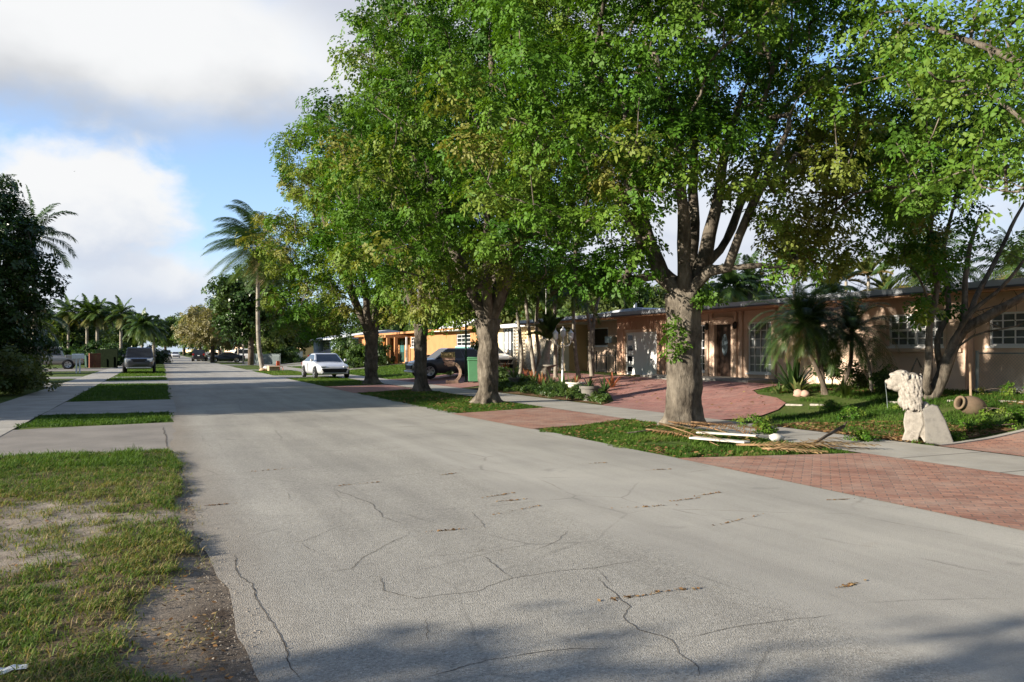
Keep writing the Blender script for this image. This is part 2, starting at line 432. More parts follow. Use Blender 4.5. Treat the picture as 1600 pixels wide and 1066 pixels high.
def glass(name, col=(.018, .022, .026), rough=.06):
    m, nt, b = nmat(name); v = ocoord(nt)
    nt.links.new(ramp(nt, [(.3, [x * .6 for x in col]), (.7, [x * 1.5 for x in col])], noise(nt, 1.5, 3, .5, v)), b.inputs['Base Color'])
    b.inputs['Roughness'].default_value = rough; b.inputs['Specular IOR Level'].default_value = .6
    return m
M['glass'] = glass('window_glass')
M['glass_mid'] = glass('window_glass_light', (.12, .135, .14), .1)
M['glass_blue'] = glass('curtained_glass', (.10, .13, .15), .12)
M['glass_teal'] = glass('teal_glass', (.05, .15, .15), .15)
def paint(name, col, metal=.5, rough=.32):
    m, nt, b = nmat(name); v = ocoord(nt)
    nt.links.new(ramp(nt, [(.3, [x * .9 for x in col]), (.7, [min(1, x * 1.08) for x in col])], noise(nt, 2, 5, .6, v)), b.inputs['Base Color'])
    b.inputs['Metallic'].default_value = metal; b.inputs['Roughness'].default_value = rough; b.inputs['Coat Weight'].default_value = .6; b.inputs['Coat Roughness'].default_value = .08
    return m
P_ = {k: paint('car_paint_' + k, c, m_) for k, c, m_ in (('silver', (.62, .63, .65), .35), ('black', (.02, .021, .024), .3), ('grey', (.07, .071, .074), .4), ('navy', (.025, .035, .06), .4), ('white', (.75, .75, .75), 0), ('charcoal', (.045, .048, .055), .4), ('pickup', (.36, .35, .33), .5), ('red', (.25, .03, .02), .2))}
M['lens'] = glass('headlight_lens', (.55, .56, .57), .1)
M['lens_red'] = glass('tail_lens', (.35, .02, .015), .15)
def stone_veneer():
    m, nt, b = nmat('stone_veneer'); v = ocoord(nt)
    vo = N(nt, 'ShaderNodeTexVoronoi', feature='DISTANCE_TO_EDGE'); vo.inputs['Scale'].default_value = 3.2; nt.links.new(v, vo.inputs['Vector'])
    c = ramp(nt, [(.03, (.34, .27, .19)), (.08, (.62, .54, .42))], vo.outputs['Distance'])
    c = mix(nt, c, ramp(nt, [(.3, .8), (.7, 1.15)], noise(nt, 3, 4, .6, v)), .8, 'MULTIPLY')
    nt.links.new(c, b.inputs['Base Color']); b.inputs['Roughness'].default_value = .9
    bump(nt, b, ramp(nt, [(.0, 0.0), (.12, 1.0)], vo.outputs['Distance']), .6, .03)
    return m
M['veneer'] = stone_veneer()
EXPOSURE = 1.25; SKY_STRENGTH = 0.10; CLOUDK = .725; SKYK = (.88, 1.02, 1.28)
# ------------------------------------------------------------------ camera, sun, sky
SUN_EL, SUN_HEAD = R(15.5), R(2)         # light travels towards +X and a little towards +Y
cam = bpy.data.cameras.new('camera'); co = bpy.data.objects.new('camera', cam); COL.objects.link(co)
cam.lens = 36 * FPX / 1600; cam.sensor_width = 36; cam.shift_y = (HY - 533) / 1600; cam.clip_end = 4000; cam.clip_start = .05
co.location = (0, 0, CAMH); co.rotation_euler = (R(90), 0, -YAW); SC.camera = co
sd = bpy.data.lights.new('sun', 'SUN'); sd.energy = 5.0; sd.angle = R(.6); sd.color = (1.0, .91, .77)
so = bpy.data.objects.new('sun', sd); COL.objects.link(so); so.location = (-30, -10, 25)
ld = Vector((math.cos(SUN_EL) * math.cos(SUN_HEAD), math.cos(SUN_EL) * math.sin(SUN_HEAD), -math.sin(SUN_EL)))
so.rotation_euler = ld.to_track_quat('-Z', 'Y').to_euler()
SC.view_settings.view_transform = 'Standard'; SC.view_settings.look = 'None'; SC.view_settings.exposure = EXPOSURE
SC.view_settings.gamma = 1.0
SC.cycles.max_bounces = 4; SC.cycles.diffuse_bounces = 2; SC.cycles.glossy_bounces = 2; SC.cycles.transmission_bounces = 2; SC.cycles.transparent_max_bounces = 4
SC.cycles.caustics_reflective = False; SC.cycles.caustics_refractive = False; SC.cycles.sample_clamp_indirect = 6
W = bpy.data.worlds.new('World'); SC.world = W; W.use_nodes = True
def world():
    nt = W.node_tree; bg = nt.nodes['Background']
    sky = N(nt, 'ShaderNodeTexSky', sky_type='NISHITA', sun_disc=False)
    sky.sun_elevation = SUN_EL; sky.sun_rotation = math.atan2(-ld.x, -ld.y); sky.air_density = 1.0; sky.dust_density = .6; sky.ozone_density = 1.6
    tc = N(nt, 'ShaderNodeTexCoord'); sep = N(nt, 'ShaderNodeSeparateXYZ'); nt.links.new(tc.outputs['Generated'], sep.inputs[0])
    x, y, z = sep.outputs
    az = math_(nt, 'ARCTAN2', x, y); el = math_(nt, 'ARCSINE', z)
    def AE(px, py):
        v = ray(px, py).normalized(); return math.atan2(v.x, v.y), math.asin(v.z)
    comb = N(nt, 'ShaderNodeCombineXYZ'); nt.links.new(az, comb.inputs[0]); nt.links.new(math_(nt, 'MULTIPLY', el, 1.5), comb.inputs[1])
    V = comb.outputs[0]
    n_big = noise(nt, 5.5, 9, .56, V, .25); n_puff = noise(nt, 13, 8, .55, V, .15); n_soft = noise(nt, 4.0, 5, .5, V)
    def K(*c): return tuple(q * CLOUDK for q in c)
    sky_c = mix(nt, sky.outputs[0], SKYK, 1.0, 'MULTIPLY')
    # thin bright veil towards the horizon
    col = mix(nt, sky_c, K(3.7, 4.6, 5.9), ramp(nt, [(0.0, .72), (.16, .30), (.5, .05)], math_(nt, 'ABSOLUTE', z)))
    def blob(px, py, wx, wy, nz, amp, soft):
        a, e = AE(px, py); sa, se = wx / FPX / 1.12, wy / FPX / 1.05
        u = math_(nt, 'DIVIDE', math_(nt, 'SUBTRACT', az, a), sa); w = math_(nt, 'DIVIDE', math_(nt, 'SUBTRACT', el, e), se)
        d = math_(nt, 'SQRT', math_(nt, 'ADD', math_(nt, 'MULTIPLY', u, u), math_(nt, 'MULTIPLY', w, w)))
        k = math_(nt, 'ADD', math_(nt, 'SUBTRACT', 1.0, d), math_(nt, 'MULTIPLY', math_(nt, 'SUBTRACT', nz, .5), amp))
        m = N(nt, 'ShaderNodeMapRange', interpolation_type='SMOOTHSTEP'); nt.links.new(k, m.inputs[0])
        m.inputs[1].default_value = -soft * .3; m.inputs[2].default_value = soft
        return m.outputs[0], w
    WHT, GRY = K(5.45, 5.5, 5.55), K(3.2, 3.3, 3.5)
    def put(col, mask, w, lo, hi, nz, t0=-.7, t1=.5):
        t = math_(nt, 'ADD', w, math_(nt, 'MULTIPLY', math_(nt, 'SUBTRACT', nz, .5), 1.6))
        m = N(nt, 'ShaderNodeMapRange', interpolation_type='SMOOTHSTEP'); nt.links.new(t, m.inputs[0]); m.inputs[1].default_value = t0; m.inputs[2].default_value = t1
        return mix(nt, col, mix(nt, lo, hi, m.outputs[0]), mask)
    # dark grey cloud added over the unseen dome to weaken the sky fill
    gen = ramp(nt, [(.36, 0.0), (.56, .9)], n_soft)
    away = ramp(nt, [(.0, 0.0), (.2, 1.0)], math_(nt, 'SUBTRACT', math_(nt, 'ABSOLUTE', math_(nt, 'SUBTRACT', az, .25)), .62))
    col = mix(nt, col, mix(nt, K(1.2, 1.25, 1.4), K(2.2, 2.25, 2.35), n_puff), math_(nt, 'MULTIPLY', gen, away))
    m, w = blob(1150, 440, 560, 230, n_big, 1.3, .5); col = put(col, m, w, K(3.2, 3.55, 4.4), K(4.7, 4.95, 5.4), n_puff)
    m, w = blob(40, 470, 260, 130, n_big, 1.2, .9); col = put(col, m, w, K(4.0, 4.5, 5.3), K(5.0, 5.15, 5.4), n_puff)
    m, w = blob(230, 445, 150, 62, n_puff, 1.5, .55); col = put(col, m, w, K(3.4, 3.85, 4.7), K(5.2, 5.3, 5.45), n_puff)
    m, w = blob(135, 325, 165, 120, n_puff, 1.35, .42); col = put(col, m, w, K(3.6, 4.0, 4.75), WHT, n_puff, -.9, .3)
    m, w = blob(240, 60, 520, 150, n_big, .85, .55); col = put(col, m, w, GRY, WHT, n_soft, -.85, -.1)
    m, w = blob(820, -60, 520, 200, n_big, 1.2, .6); col = put(col, m, w, K(3.6, 3.8, 4.3), K(4.9, 5.05, 5.3), n_soft)
    nt.links.new(col, bg.inputs['Color']); bg.inputs['Strength'].default_value = SKY_STRENGTH
world()

# ------------------------------------------------------------------ ground, street, pavings
def gsheet(name, poly, off, mat, kind='structure', label=None):
    bm = bmesh.new()
    vs = [bm.verts.new((p[0], p[1], 0)) for p in poly]
    f = bm.faces.new(vs)
    bmesh.ops.triangulate(bm, faces=[f])
    for xb in XB:
        bmesh.ops.bisect_plane(bm, geom=bm.verts[:] + bm.edges[:] + bm.faces[:], plane_co=(xb, 0, 0), plane_no=(1, 0, 0))
    bmesh.ops.recalc_face_normals(bm, faces=bm.faces)
    for v in bm.verts: v.co.z = gz(v.co.x) + off
    for fc in bm.faces:
        if fc.normal.z < 0: fc.normal_flip()
    me = bpy.data.meshes.new(name); bm.to_mesh(me); bm.free()
    o = link_mesh(name, me, mat)
    tag(o, kind=kind)
    return o
gsheet('ground', [(-500, -80), (600, -80), (600, 1500), (-500, 1500)], -.012, M['lawn'])
rng = np.random.default_rng(3)
def wob(a, b, seed, amp, n):
    """edge from a to b with small irregularities"""
    t = np.linspace(0, 1, n); p = np.array(a)[None] * (1 - t[:, None]) + np.array(b)[None] * t[:, None]
    d = (np.array(b) - np.array(a)); nn = np.array([-d[1], d[0]]) / np.hypot(*d)
    L = np.hypot(*d)
    w = (fbm(t * L * .8, t * 0 + seed, seed, 5) - .5) * 2 * amp
    w[0] = w[-1] = 0
    return [tuple(q) for q in p + nn[None] * w[:, None]]
LX0, RX0 = .30, 6.65
left_edge = wob((.42, -12), (.50, 3), 1, .06, 40) + wob((.50, 3), (.32, 7), 2, .1, 30)[1:] + wob((.32, 7), (.18, 13), 5, .14, 40)[1:] + wob((.18, 13), (.30, 40), 9, .12, 60)[1:] + wob((.30, 40), (.3, 200), 11, .15, 60)[1:] + [(.3, 700)]
right_edge = wob((6.85, -12), (6.80, 14), 21, .05, 60) + wob((6.80, 14), (6.55, 36), 22, .07, 60)[1:] + wob((6.55, 36), (6.5, 200), 23, .15, 60)[1:] + [(6.5, 700)]
road = left_edge + right_edge[::-1]
gsheet('road', road, .006, M['asphalt'])
# cracks surveyed on the asphalt
def crack(bm_, pts, w):
    P = [gp(*p) for p in pts]; Q = []
    for i in range(len(P) - 1):
        L = (P[i + 1] - P[i]).length; n = max(2, int(L / .035))
        for k in range(n):
            q = P[i].lerp(P[i + 1], k / n); Q.append(q)
    Q.append(P[-1])
    prev = None
    for i, q in enumerate(Q):
        t = (Q[min(i + 1, len(Q) - 1)] - Q[max(i - 1, 0)]).normalized(); nn = Vector((-t.y, t.x, 0))
        j = mnoise.noise(q * 3.1) * .035 + mnoise.noise(q * 14) * .016
        e = min(1, i / 6 + .1, (len(Q) - 1 - i) / 6 + .1)
        ww = .36 * w * e * (.6 + .9 * abs(mnoise.noise(q * 9 + Vector((5, 1, 0)))))
        a, b = q + nn * (j + ww), q + nn * (j - ww)
        a.z = b.z = .0085
        if prev: bm_.add([prev[0], prev[1], b, a], [(0, 1, 2, 3)])
        prev = (a, b)
cb = MB()
for pts, w in [([(935, 905), (965, 935), (985, 950), (975, 968), (1000, 985), (1050, 1003), (1062, 1022), (1090, 1045), (1092, 1066)], .009),
               ([(1050, 1003), (1130, 985), (1220, 972), (1310, 962)], .006), ([(660, 1066), (730, 1040), (800, 1030), (860, 1018), (960, 1012)], .007),
               ([(520, 765), (575, 785), (600, 808), (625, 820)], .009), ([(440, 845), (470, 848), (510, 832), (535, 822)], .007), ([(470, 848), (480, 858), (500, 866)], .006),
               ([(500, 898), (545, 890), (575, 868), (640, 835)], .008), ([(560, 900), (590, 905), (605, 925), (650, 938), (745, 925), (800, 905), (860, 895), (930, 890), (1000, 875)], .008),
               ([(800, 905), (780, 890), (760, 872), (735, 866)], .009), ([(640, 874), (735, 866), (790, 852), (850, 850)], .005), ([(830, 862), (875, 845), (890, 828)], .007),
               ([(735, 800), (750, 815), (760, 830)], .006), ([(665, 965), (672, 985), (665, 1012)], .006), ([(445, 770), (460, 785)], .006), ([(255, 668), (262, 700), (262, 720)], .02), ([(930, 890), (960, 920)], .005),
               ([(360, 868), (378, 900), (400, 935), (430, 990), (452, 1030), (468, 1066)], .010)]:
    crack(cb, pts, w)
cko = cb.build('road_crack', M['crack']); tag(cko, kind='structure')

# pavements
gsheet('pavement', wob((-4.35, -12), (-4.35, 130), 31, .02, 50) + wob((-2.68, 130), (-2.68, -12), 32, .03, 80), .010, M['sidewalk'])
gsheet('pavement', wob((9.75, -12), (9.6, 140), 33, .03, 80) + wob((11.35, 140), (11.55, -12), 34, .03, 80), .010, M['sidewalk'])
# left driveways crossing the verge
gsheet('driveway', wob((-2.7, 13.3), (.34, 13.1), 41, .25, 30) + wob((.34, 18.9), (-2.7, 18.3), 42, .12, 30), .004, M['olddrive'])
gsheet('driveway', [(-2.66, 22.2), (.36, 22.0), (.36, 27.8), (-2.66, 27.6)], .008, M['drive'])
gsheet('driveway', [(-2.66, 42), (.36, 41.5), (.36, 46.5), (-2.66, 46)], .008, M['drive'])
gsheet('driveway', [(-2.66, 52), (.36, 52), (.36, 54), (-2.66, 53.5)], .008, M['drive'])
gsheet('driveway', [(-16, 39), (-4.38, 39), (-4.38, 44.5), (-16, 44.5)], .008, M['drive'])
gsheet('driveway', [(-16, 51), (-4.38, 51), (-4.38, 55), (-16, 55)], .008, M['drive'])
gsheet('driveway', [(-18, 70), (-4.38, 70), (-4.38, 83), (-18, 83)], .008, M['olddrive'])
# right brick aprons and drives
AP1 = wob((6.78, 4.1), (6.80, 9.55), 51, .03, 20) + [(9.72, 8.9), (9.74, 4.1)]
gsheet('brick_apron', AP1, .011, M['brick'])
AP2 = [(6.72, 14.3), (6.55, 18.6), (9.66, 19.6), (9.7, 15.6), (8.2, 14.7)]
gsheet('brick_apron', AP2, .011, M['brick'])
gsheet('brick_apron', [(6.52, 29.2), (6.5, 35.2), (9.6, 36.5), (9.62, 31.5)], .011, M['brick_far'])
DRV1 = [(11.5, 14.5), (12.6, 14.6), (13.8, 15.2), (14.7, 15.9), (15.3, 16.9), (15.6, 18), (16.2, 18.9), (17.9, 19.4), (17.95, 34.2), (15.2, 34.2), (14.6, 27.5), (13.6, 22.8), (12.6, 20.9), (11.5, 19.8)]
gsheet('brick_driveway', DRV1, .011, M['brick_far'])
gsheet('brick_driveway', [(11.58, -2), (11.58, 9.08), (19, 9.56), (19, -2)], .011, M['brick'])
gsheet('brick_driveway', [(11.5, 31.5), (15, 34.6), (17.6, 34.6), (17.6, 43), (11.4, 43)], .011, M['brick_far'])
gsheet('driveway', [(6.5, 47.5), (9.6, 48.5), (9.6, 52), (6.5, 52.5)], .008, M['drive'])
gsheet('driveway', [(11.4, 62), (20, 62), (20, 65), (11.4, 65)], .008, M['drive'])
gsheet('driveway', [(11.4, 82), (24, 82), (24, 90), (11.4, 90)], .008, M['drive'])
gsheet('driveway', [(6.5, 66), (9.6, 66.5), (9.6, 70), (6.5, 70)], .008, M['drive'])
gsheet('driveway', [(6.5, 92), (24, 92), (24, 99), (6.5, 99)], .014, M['drive'])
gsheet('driveway', [(6.5, 118), (24, 118), (24, 124), (6.5, 124)], .014, M['drive'])
# kerb edging beside the brick drive
kb = MB(); q0, q1 = Vector((11.6, 9.10, 0)), Vector((19, 9.58, 0)); dq = (q1 - q0).normalized(); nq = Vector((-dq.y, dq.x, 0)) * .055
for i in range(22):
    u, v = q0.lerp(q1, i / 22), q0.lerp(q1, (i + 1) / 22)
    P = [u - nq, v - nq, v + nq, u + nq]
    kb.add([(p.x, p.y, gz(p.x) - .03) for p in P] + [(p.x, p.y, gz(p.x) + .03) for p in P], [(3, 2, 1, 0), (4, 5, 6, 7), (0, 1, 5, 4), (2, 3, 7, 6)])
ko = kb.build('kerb', M['sidewalk']); tag(ko, kind='structure')

# near verge with sand, soil and turf: a fine sheet with relief
def verge_patch():
    xs = np.arange(-2.68, .62, .045); ys = np.concatenate([np.arange(1.6, 8, .05), np.arange(8, 13.75, .09)])
    X, Y = np.meshgrid(xs, ys); 
    le = np.array(left_edge); ex = np.interp(Y, le[:, 1], le[:, 0])
    g = grassy(X, Y); d = damp(X, Y)
    Z = .012 + .05 * (fbm(X * 1.3, Y * 1.3, 5) - .5) + .03 * g + .014 * (fbm(X * 9, Y * 9, 8, 3) - .5)
    Z = Z - np.clip((X - ex + .22) / .3, 0, 1) * .04
    Z = np.where(X > ex + .02, -.004, np.maximum(Z, -.004))
    far = np.clip((Y - 13.1) / .4, 0, 1); Z = Z * (1 - far) - .01 * far
    V = np.stack([X, Y, Z], -1).reshape(-1, 3)
    ny, nx = X.shape; i = np.arange(ny * nx).reshape(ny, nx)
    F = np.stack([i[:-1, :-1], i[:-1, 1:], i[1:, 1:], i[1:, :-1]], -1).reshape(-1, 4)
    o = np_mesh('verge', V, [F], M['soil'], smooth=True)
    for nme, arr in (('grassy', g), ('damp', d)):
        at = o.data.attributes.new(nme, 'FLOAT', 'POINT'); at.data.foreach_set('value', arr.astype(np.float32).ravel())
    tag(o, kind='structure')
def damp(X, Y):
    e = np.exp(-((X - .16) / .22) ** 2 - ((Y - 4.7) / .9) ** 2)
    e2 = np.exp(-((X - .35) / .12) ** 2) * (Y < 7.2) * .5
    return np.clip((e * .6 + e2) * (.35 + 1.1 * fbm(X * 3, Y * 3, 77)) , 0, 1)
def grassy(X, Y):
    n = fbm(X * .9 + 3, Y * .75, 15, 5)
    n2 = fbm(X * 2.6 + 3, Y * 2.2, 19, 4)
    v = .72 * n + .28 * n2
    bare = np.exp(-((X + 1.0) / 1.1) ** 2 - ((Y - 6.6) / 1.5) ** 2) * .13 + np.exp(-((X - .2) / .28) ** 2 - ((Y - 4.8) / .9) ** 2) * .5 + np.exp(-((X + 1.6) / .9) ** 2 - ((Y - 8.6) / .7) ** 2) * .12
    lush = np.clip((Y - 8.6) / 3, 0, 1) * .2 + np.clip((4.4 - Y) / 1.2, 0, 1) * .10
    le = np.array(left_edge); ex = np.interp(Y, le[:, 1], le[:, 0])
    rim = np.clip((X - ex + .16 + .16 * (Y < 6.4)) / .2, 0, 1) * .5
    return np.clip((v - .375 - bare + lush - rim) * 4.2 + .40, 0, 1)
verge_patch()

# ------------------------------------------------------------------ grass
def blades(name, P, lo, hi, wid, tint, mats, lean=.6, kind='stuff', rng=rng, bend=.5, wind=(0, 0)):
    n = len(P); az = rng.random(n) * 2 * np.pi; L = lo + (hi - lo) * rng.random(n) ** 1.5
    ln = lean * (.3 + rng.random(n)); d = np.stack([np.cos(az) * ln + wind[0], np.sin(az) * ln + wind[1], np.ones(n)], -1); d /= np.linalg.norm(d, axis=1)[:, None]
    s = np.stack([-np.sin(az), np.cos(az), np.zeros(n)], -1) * (wid * (.6 + .8 * rng.random(n)))[:, None]
    sag = np.zeros((n, 3)); sag[:, 2] = -bend * L * (.2 + .8 * rng.random(n)); sag[:, :2] = np.stack([np.cos(az), np.sin(az)], -1) * (bend * .7 * L)[:, None]
    b0, b1 = P - s * .5, P + s * .5
    mid = P + d * (L * .55)[:, None]; m0, m1 = mid - s * .42, mid + s * .42
    tip = P + d * L[:, None] + sag * .55
    V = np.stack([b0, b1, m1, m0, tip], 1).reshape(-1, 3); i = np.arange(n) * 5
    q = np.stack([i, i + 1, i + 2, i + 3], -1); t = np.stack([i + 3, i + 2, i + 4], -1)
    o = np_mesh(name, V, [q, t], mats, tint=np.concatenate([tint, tint]))
    return tag(o, kind=kind)
def lift(q, off=0.0): return np.column_stack([q, np.interp(q[:, 0], XB, ZB) + off])
def grass_near():
    q = scatter([(-2.68, 1.8), (.5, 1.8), (.5, 13.6), (-2.68, 13.6)], 8600, rng)
    q = q[(q[:, 0] > -1.75 - (q[:, 1] - 1.8) * .12 - .9)]
    g = grassy(q[:, 0], q[:, 1])
    cl = fbm(q[:, 0] * 6, q[:, 1] * 6, 61, 3)
    keep = (rng.random(len(q)) < g ** 1.4 * (.25 + 1.1 * (cl > .46))) & (rng.random(len(q)) < np.clip(1.25 - (q[:, 1] - 3) * .06, .55, 1))
    edge = 13.25 + .35 * (fbm(q[:, 0] * 1.5, q[:, 1] * 0, 3) - .5)
    keep &= q[:, 1] < edge
    q = q[keep]; g = g[keep]
    z = .012 + .05 * (fbm(q[:, 0] * 1.3, q[:, 1] * 1.3, 5) - .5) + .03 * g
    P = np.column_stack([q, z - .004])
    lush = np.clip((q[:, 1] - 9.3) / 3.0, 0, 1)
    t = .27 + .6 * fbm(q[:, 0] * 1.7, q[:, 1] * 1.7, 44, 4) - lush * .34 + .30 * (rng.random(len(q)) - .4) + (rng.random(len(q)) < .26) * .45
    hgt = 1 + lush * .8
    blades('grass', P, .025, .085, .0055, np.clip(t, 0, 1), M['grass'], .9, bend=.7)
    # straw thatch lying on the bare soil
    q3 = scatter([(-2.68, 1.8), (.35, 1.8), (.35, 13.2), (-2.68, 13.2)], 700, rng); q3 = q3[fbm(q3[:, 0] * 3, q3[:, 1] * 3, 91, 4) > .42]
    blades('dry_grass', lift(q3, .022), .03, .07, .004, .72 + .28 * rng.random(len(q3)), M['grass'], 2.2, bend=.9)
    # taller tufts at the far rim
    q2 = scatter([(-2.7, 11.6), (-.25, 11.6), (-.25, 13.3), (-2.7, 13.3)], 1500, rng)
    q2 = q2[fbm(q2[:, 0] * 2.5, q2[:, 1] * 2.5, 9) > .47]
    blades('grass', lift(q2, .02), .07, .17, .008, np.clip(.22 + .3 * rng.random(len(q2)), 0, 1), M['grass'], .6)
grass_near()
def patch(poly, dens, lo, hi, wid, t0=.3, tv=.5, thr=.0, seed=1, lean=.7, sc=1.0):
    q = scatter(poly, dens, rng)
    n = fbm(q[:, 0] * .9 * sc, q[:, 1] * .9 * sc, seed, 5)
    q, n = q[n > thr], n[n > thr]
    q = q + np.stack([fbm(q[:, 0] * 2.2, q[:, 1] * 2.2, seed + 31, 4) - .5, fbm(q[:, 0] * 2.2 + 9, q[:, 1] * 2.2, seed + 33, 4) - .5], -1) * .55
    t = np.clip(t0 + tv * (fbm(q[:, 0] * 1.5, q[:, 1] * 1.5, seed + 7) - .5) * 2 + .3 * (rng.random(len(q)) - .5), 0, 1)
    blades('grass', lift(q, -.012), lo, hi, wid, t, M['grass'], lean)
ISL1 = [(6.85, 9.62), (9.72, 9.0), (9.68, 15.5), (8.2, 14.6), (6.78, 14.2)]
ISL2 = [(6.62, 18.7), (9.62, 19.7), (9.6, 31.3), (6.6, 29.0)]
ISL3 = [(6.6, 35.4), (9.6, 36.7), (9.6, 48.3), (6.6, 47.3)]
patch(ISL1, 2200, .03, .10, .009, .33, .5, .36, 3)
patch(ISL2, 900, .03, .10, .012, .30, .5, .3, 5)
patch(ISL3, 450, .03, .10, .018, .40, .45, .25, 6)
patch([(-2.64, 18.7), (.22, 19.0), (.22, 21.9), (-2.64, 22.1)], 1100, .04, .11, .012, .22, .35, .2, 8)
patch([(-2.64, 27.8), (.2, 28), (.25, 41.3), (-2.64, 41.8)], 420, .04, .12, .018, .28, .35, .15, 9)
patch([(-2.64, 47), (.2, 47), (.2, 51.8), (-2.64, 51.8)], 250, .04, .12, .022, .35, .35, .15, 10)
patch([(-2.64, 54), (.2, 54), (.2, 85), (-2.64, 85)], 130, .05, .13, .03, .4, .35, .15, 11)
LAWN1 = [(11.6, 9.5), (18.9, 9.75), (18.9, 19.0), (16.3, 18.7), (15.7, 17.8), (15.4, 16.7), (14.8, 15.7), (13.9, 15.0), (12.6, 14.4), (11.6, 14.3)]
patch(LAWN1, 1000, .03, .13, .011, .22, .45, .49, 12)
patch([(15.5, 9.6), (19.2, 9.75), (19.2, 18.6), (16.5, 18.6)], 700, .05, .16, .011, .15, .3, .38, 13)
BED = [(11.7, 20.1), (12.5, 21.0), (13.4, 22.9), (14.4, 27.5), (15.0, 33.8), (11.7, 31.0)]
patch([(11.6, 43.2), (19, 43.2), (19, 62), (11.6, 62)], 160, .05, .12, .03, .35, .4, .1, 14)
patch([(11.6, 65.2), (19, 65.2), (19, 82), (11.6, 82)], 80, .06, .14, .04, .4, .4, .1, 15)
patch([(6.6, 53), (9.5, 53), (9.5, 66), (6.6, 66)], 200, .05, .12, .025, .45, .4, .15, 16)
gsheet('planting_bed', BED, .006, M['mulch'])
gsheet('planting_bed', [(11.62, 9.5), (14.2, 9.5), (13.8, 11.2), (12.6, 12.4), (13.2, 13.4), (11.62, 13.0)], .005, M['mulch'])
gsheet('planting_bed', [(17.3, 15.6), (19.3, 15.6), (19.5, 18.9), (17.2, 18.8)], .006, M['mulch'])

# fallen leaves
def litter(poly, dens, size, seed, thr=.45):
    q = scatter(poly, dens, rng); n = fbm(q[:, 0] * 1.2, q[:, 1] * 1.2, seed); q = q[n > thr]
    return lift(q, .022)
def leaf_litter(P, size, name='leaf_litter'):
    n = len(P); az = rng.random(n) * 6.28; L = size * (.6 + .8 * rng.random(n)); w = L * .3
    a = np.stack([np.cos(az), np.sin(az), (rng.random(n) - .5) * .7], -1) * L[:, None] * .5
    b = np.stack([-np.sin(az), np.cos(az), (rng.random(n) - .5) * .9], -1) * w[:, None]
    V = np.stack([P - a, P - b, P + a, P + b], 1).reshape(-1, 3); i = np.arange(n) * 4
    tag(np_mesh(name, V, [np.stack([i, i + 1, i + 2, i + 3], -1)], M['litter'], tint=rng.random(n)), kind='stuff')
PL = [litter([(-2.6, 2), (.3, 2), (.3, 9), (-2.6, 9)], 170, .05, 1, .42), litter([(-2.6, 2.2), (.3, 2.2), (.3, 5), (-2.6, 5)], 330, .05, 2, .40)]
leaf_litter(np.concatenate(PL), .03)
PL = [litter([(11.6, 9.5), (14.5, 9.6), (13.6, 12), (12.5, 13), (11.6, 13)], 420, .07, 4, .35), litter([(16.5, 9.8), (19, 9.8), (19, 18), (16.5, 18)], 60, .07, 5, .4), litter(ISL1, 70, .07, 6, .42), litter(ISL2, 50, .07, 7, .4), litter([(11.7, 14), (15, 15), (17.6, 20), (17.6, 33), (13, 21)], 9, .07, 8, .4)]
leaf_litter(np.concatenate(PL), .085)
# loose grit and pebbles crumbling along the left road edge
def grit():
    rg = np.random.default_rng(12); le = np.array(left_edge); n = 2400
    y = 2.2 + 12 * rg.random(n) ** 1.7; x = np.interp(y, le[:, 1], le[:, 0]) + rg.normal(size=n) * .11 - .02
    P = np.column_stack([x, y, np.full(n, .006)]); s = .003 + .008 * rg.random(n) ** 3
    base = np.array([(1, 0, 0), (-.5, .85, 0), (-.5, -.85, 0), (.1, .1, .9)]); th = rg.random(n) * 6.28; c, q = np.cos(th), np.sin(th)
    V = np.stack([np.stack([(b[0] * c - b[1] * q) * s, (b[0] * q + b[1] * c) * s, b[2] * s], -1) + P for b in base], 1).reshape(-1, 3)
    i = np.arange(n) * 4; F = np.concatenate([np.stack([i, i + 1, i + 3], -1), np.stack([i + 1, i + 2, i + 3], -1), np.stack([i + 2, i, i + 3], -1)])
    tag(np_mesh('gravel', V, [F], surf('grit', (.30, .26, .21), .95, .4, 60, 0)), kind='stuff')
grit()
# dried blossom sprigs dropped on the asphalt, all lying along one tyre line
def sprigs():
    pts = [(700, 830), (565, 757), (1030, 735), (815, 797), (780, 775), (1150, 815), (985, 935), (800, 783), (1050, 925), (430, 735), (1070, 782), (1110, 773), (1310, 782), (1010, 793), (1040, 700), (340, 790), (1215, 690), (930, 725), (1330, 915), (700, 742)]
    vs = []
    for px, py in pts:
        c = gp(px, py); L = random.uniform(.12, .34)
        d = Vector((.93, .1 + random.uniform(-.25, .25), 0)).normalized()
        for k in range(30):
            o = c + d * random.gauss(0, L * .5) + Vector((0, random.gauss(0, .010), .012))
            vs.append(o)
    leaf_litter(np.array([tuple(v) for v in vs]), .028, 'dried_blossom')
sprigs()
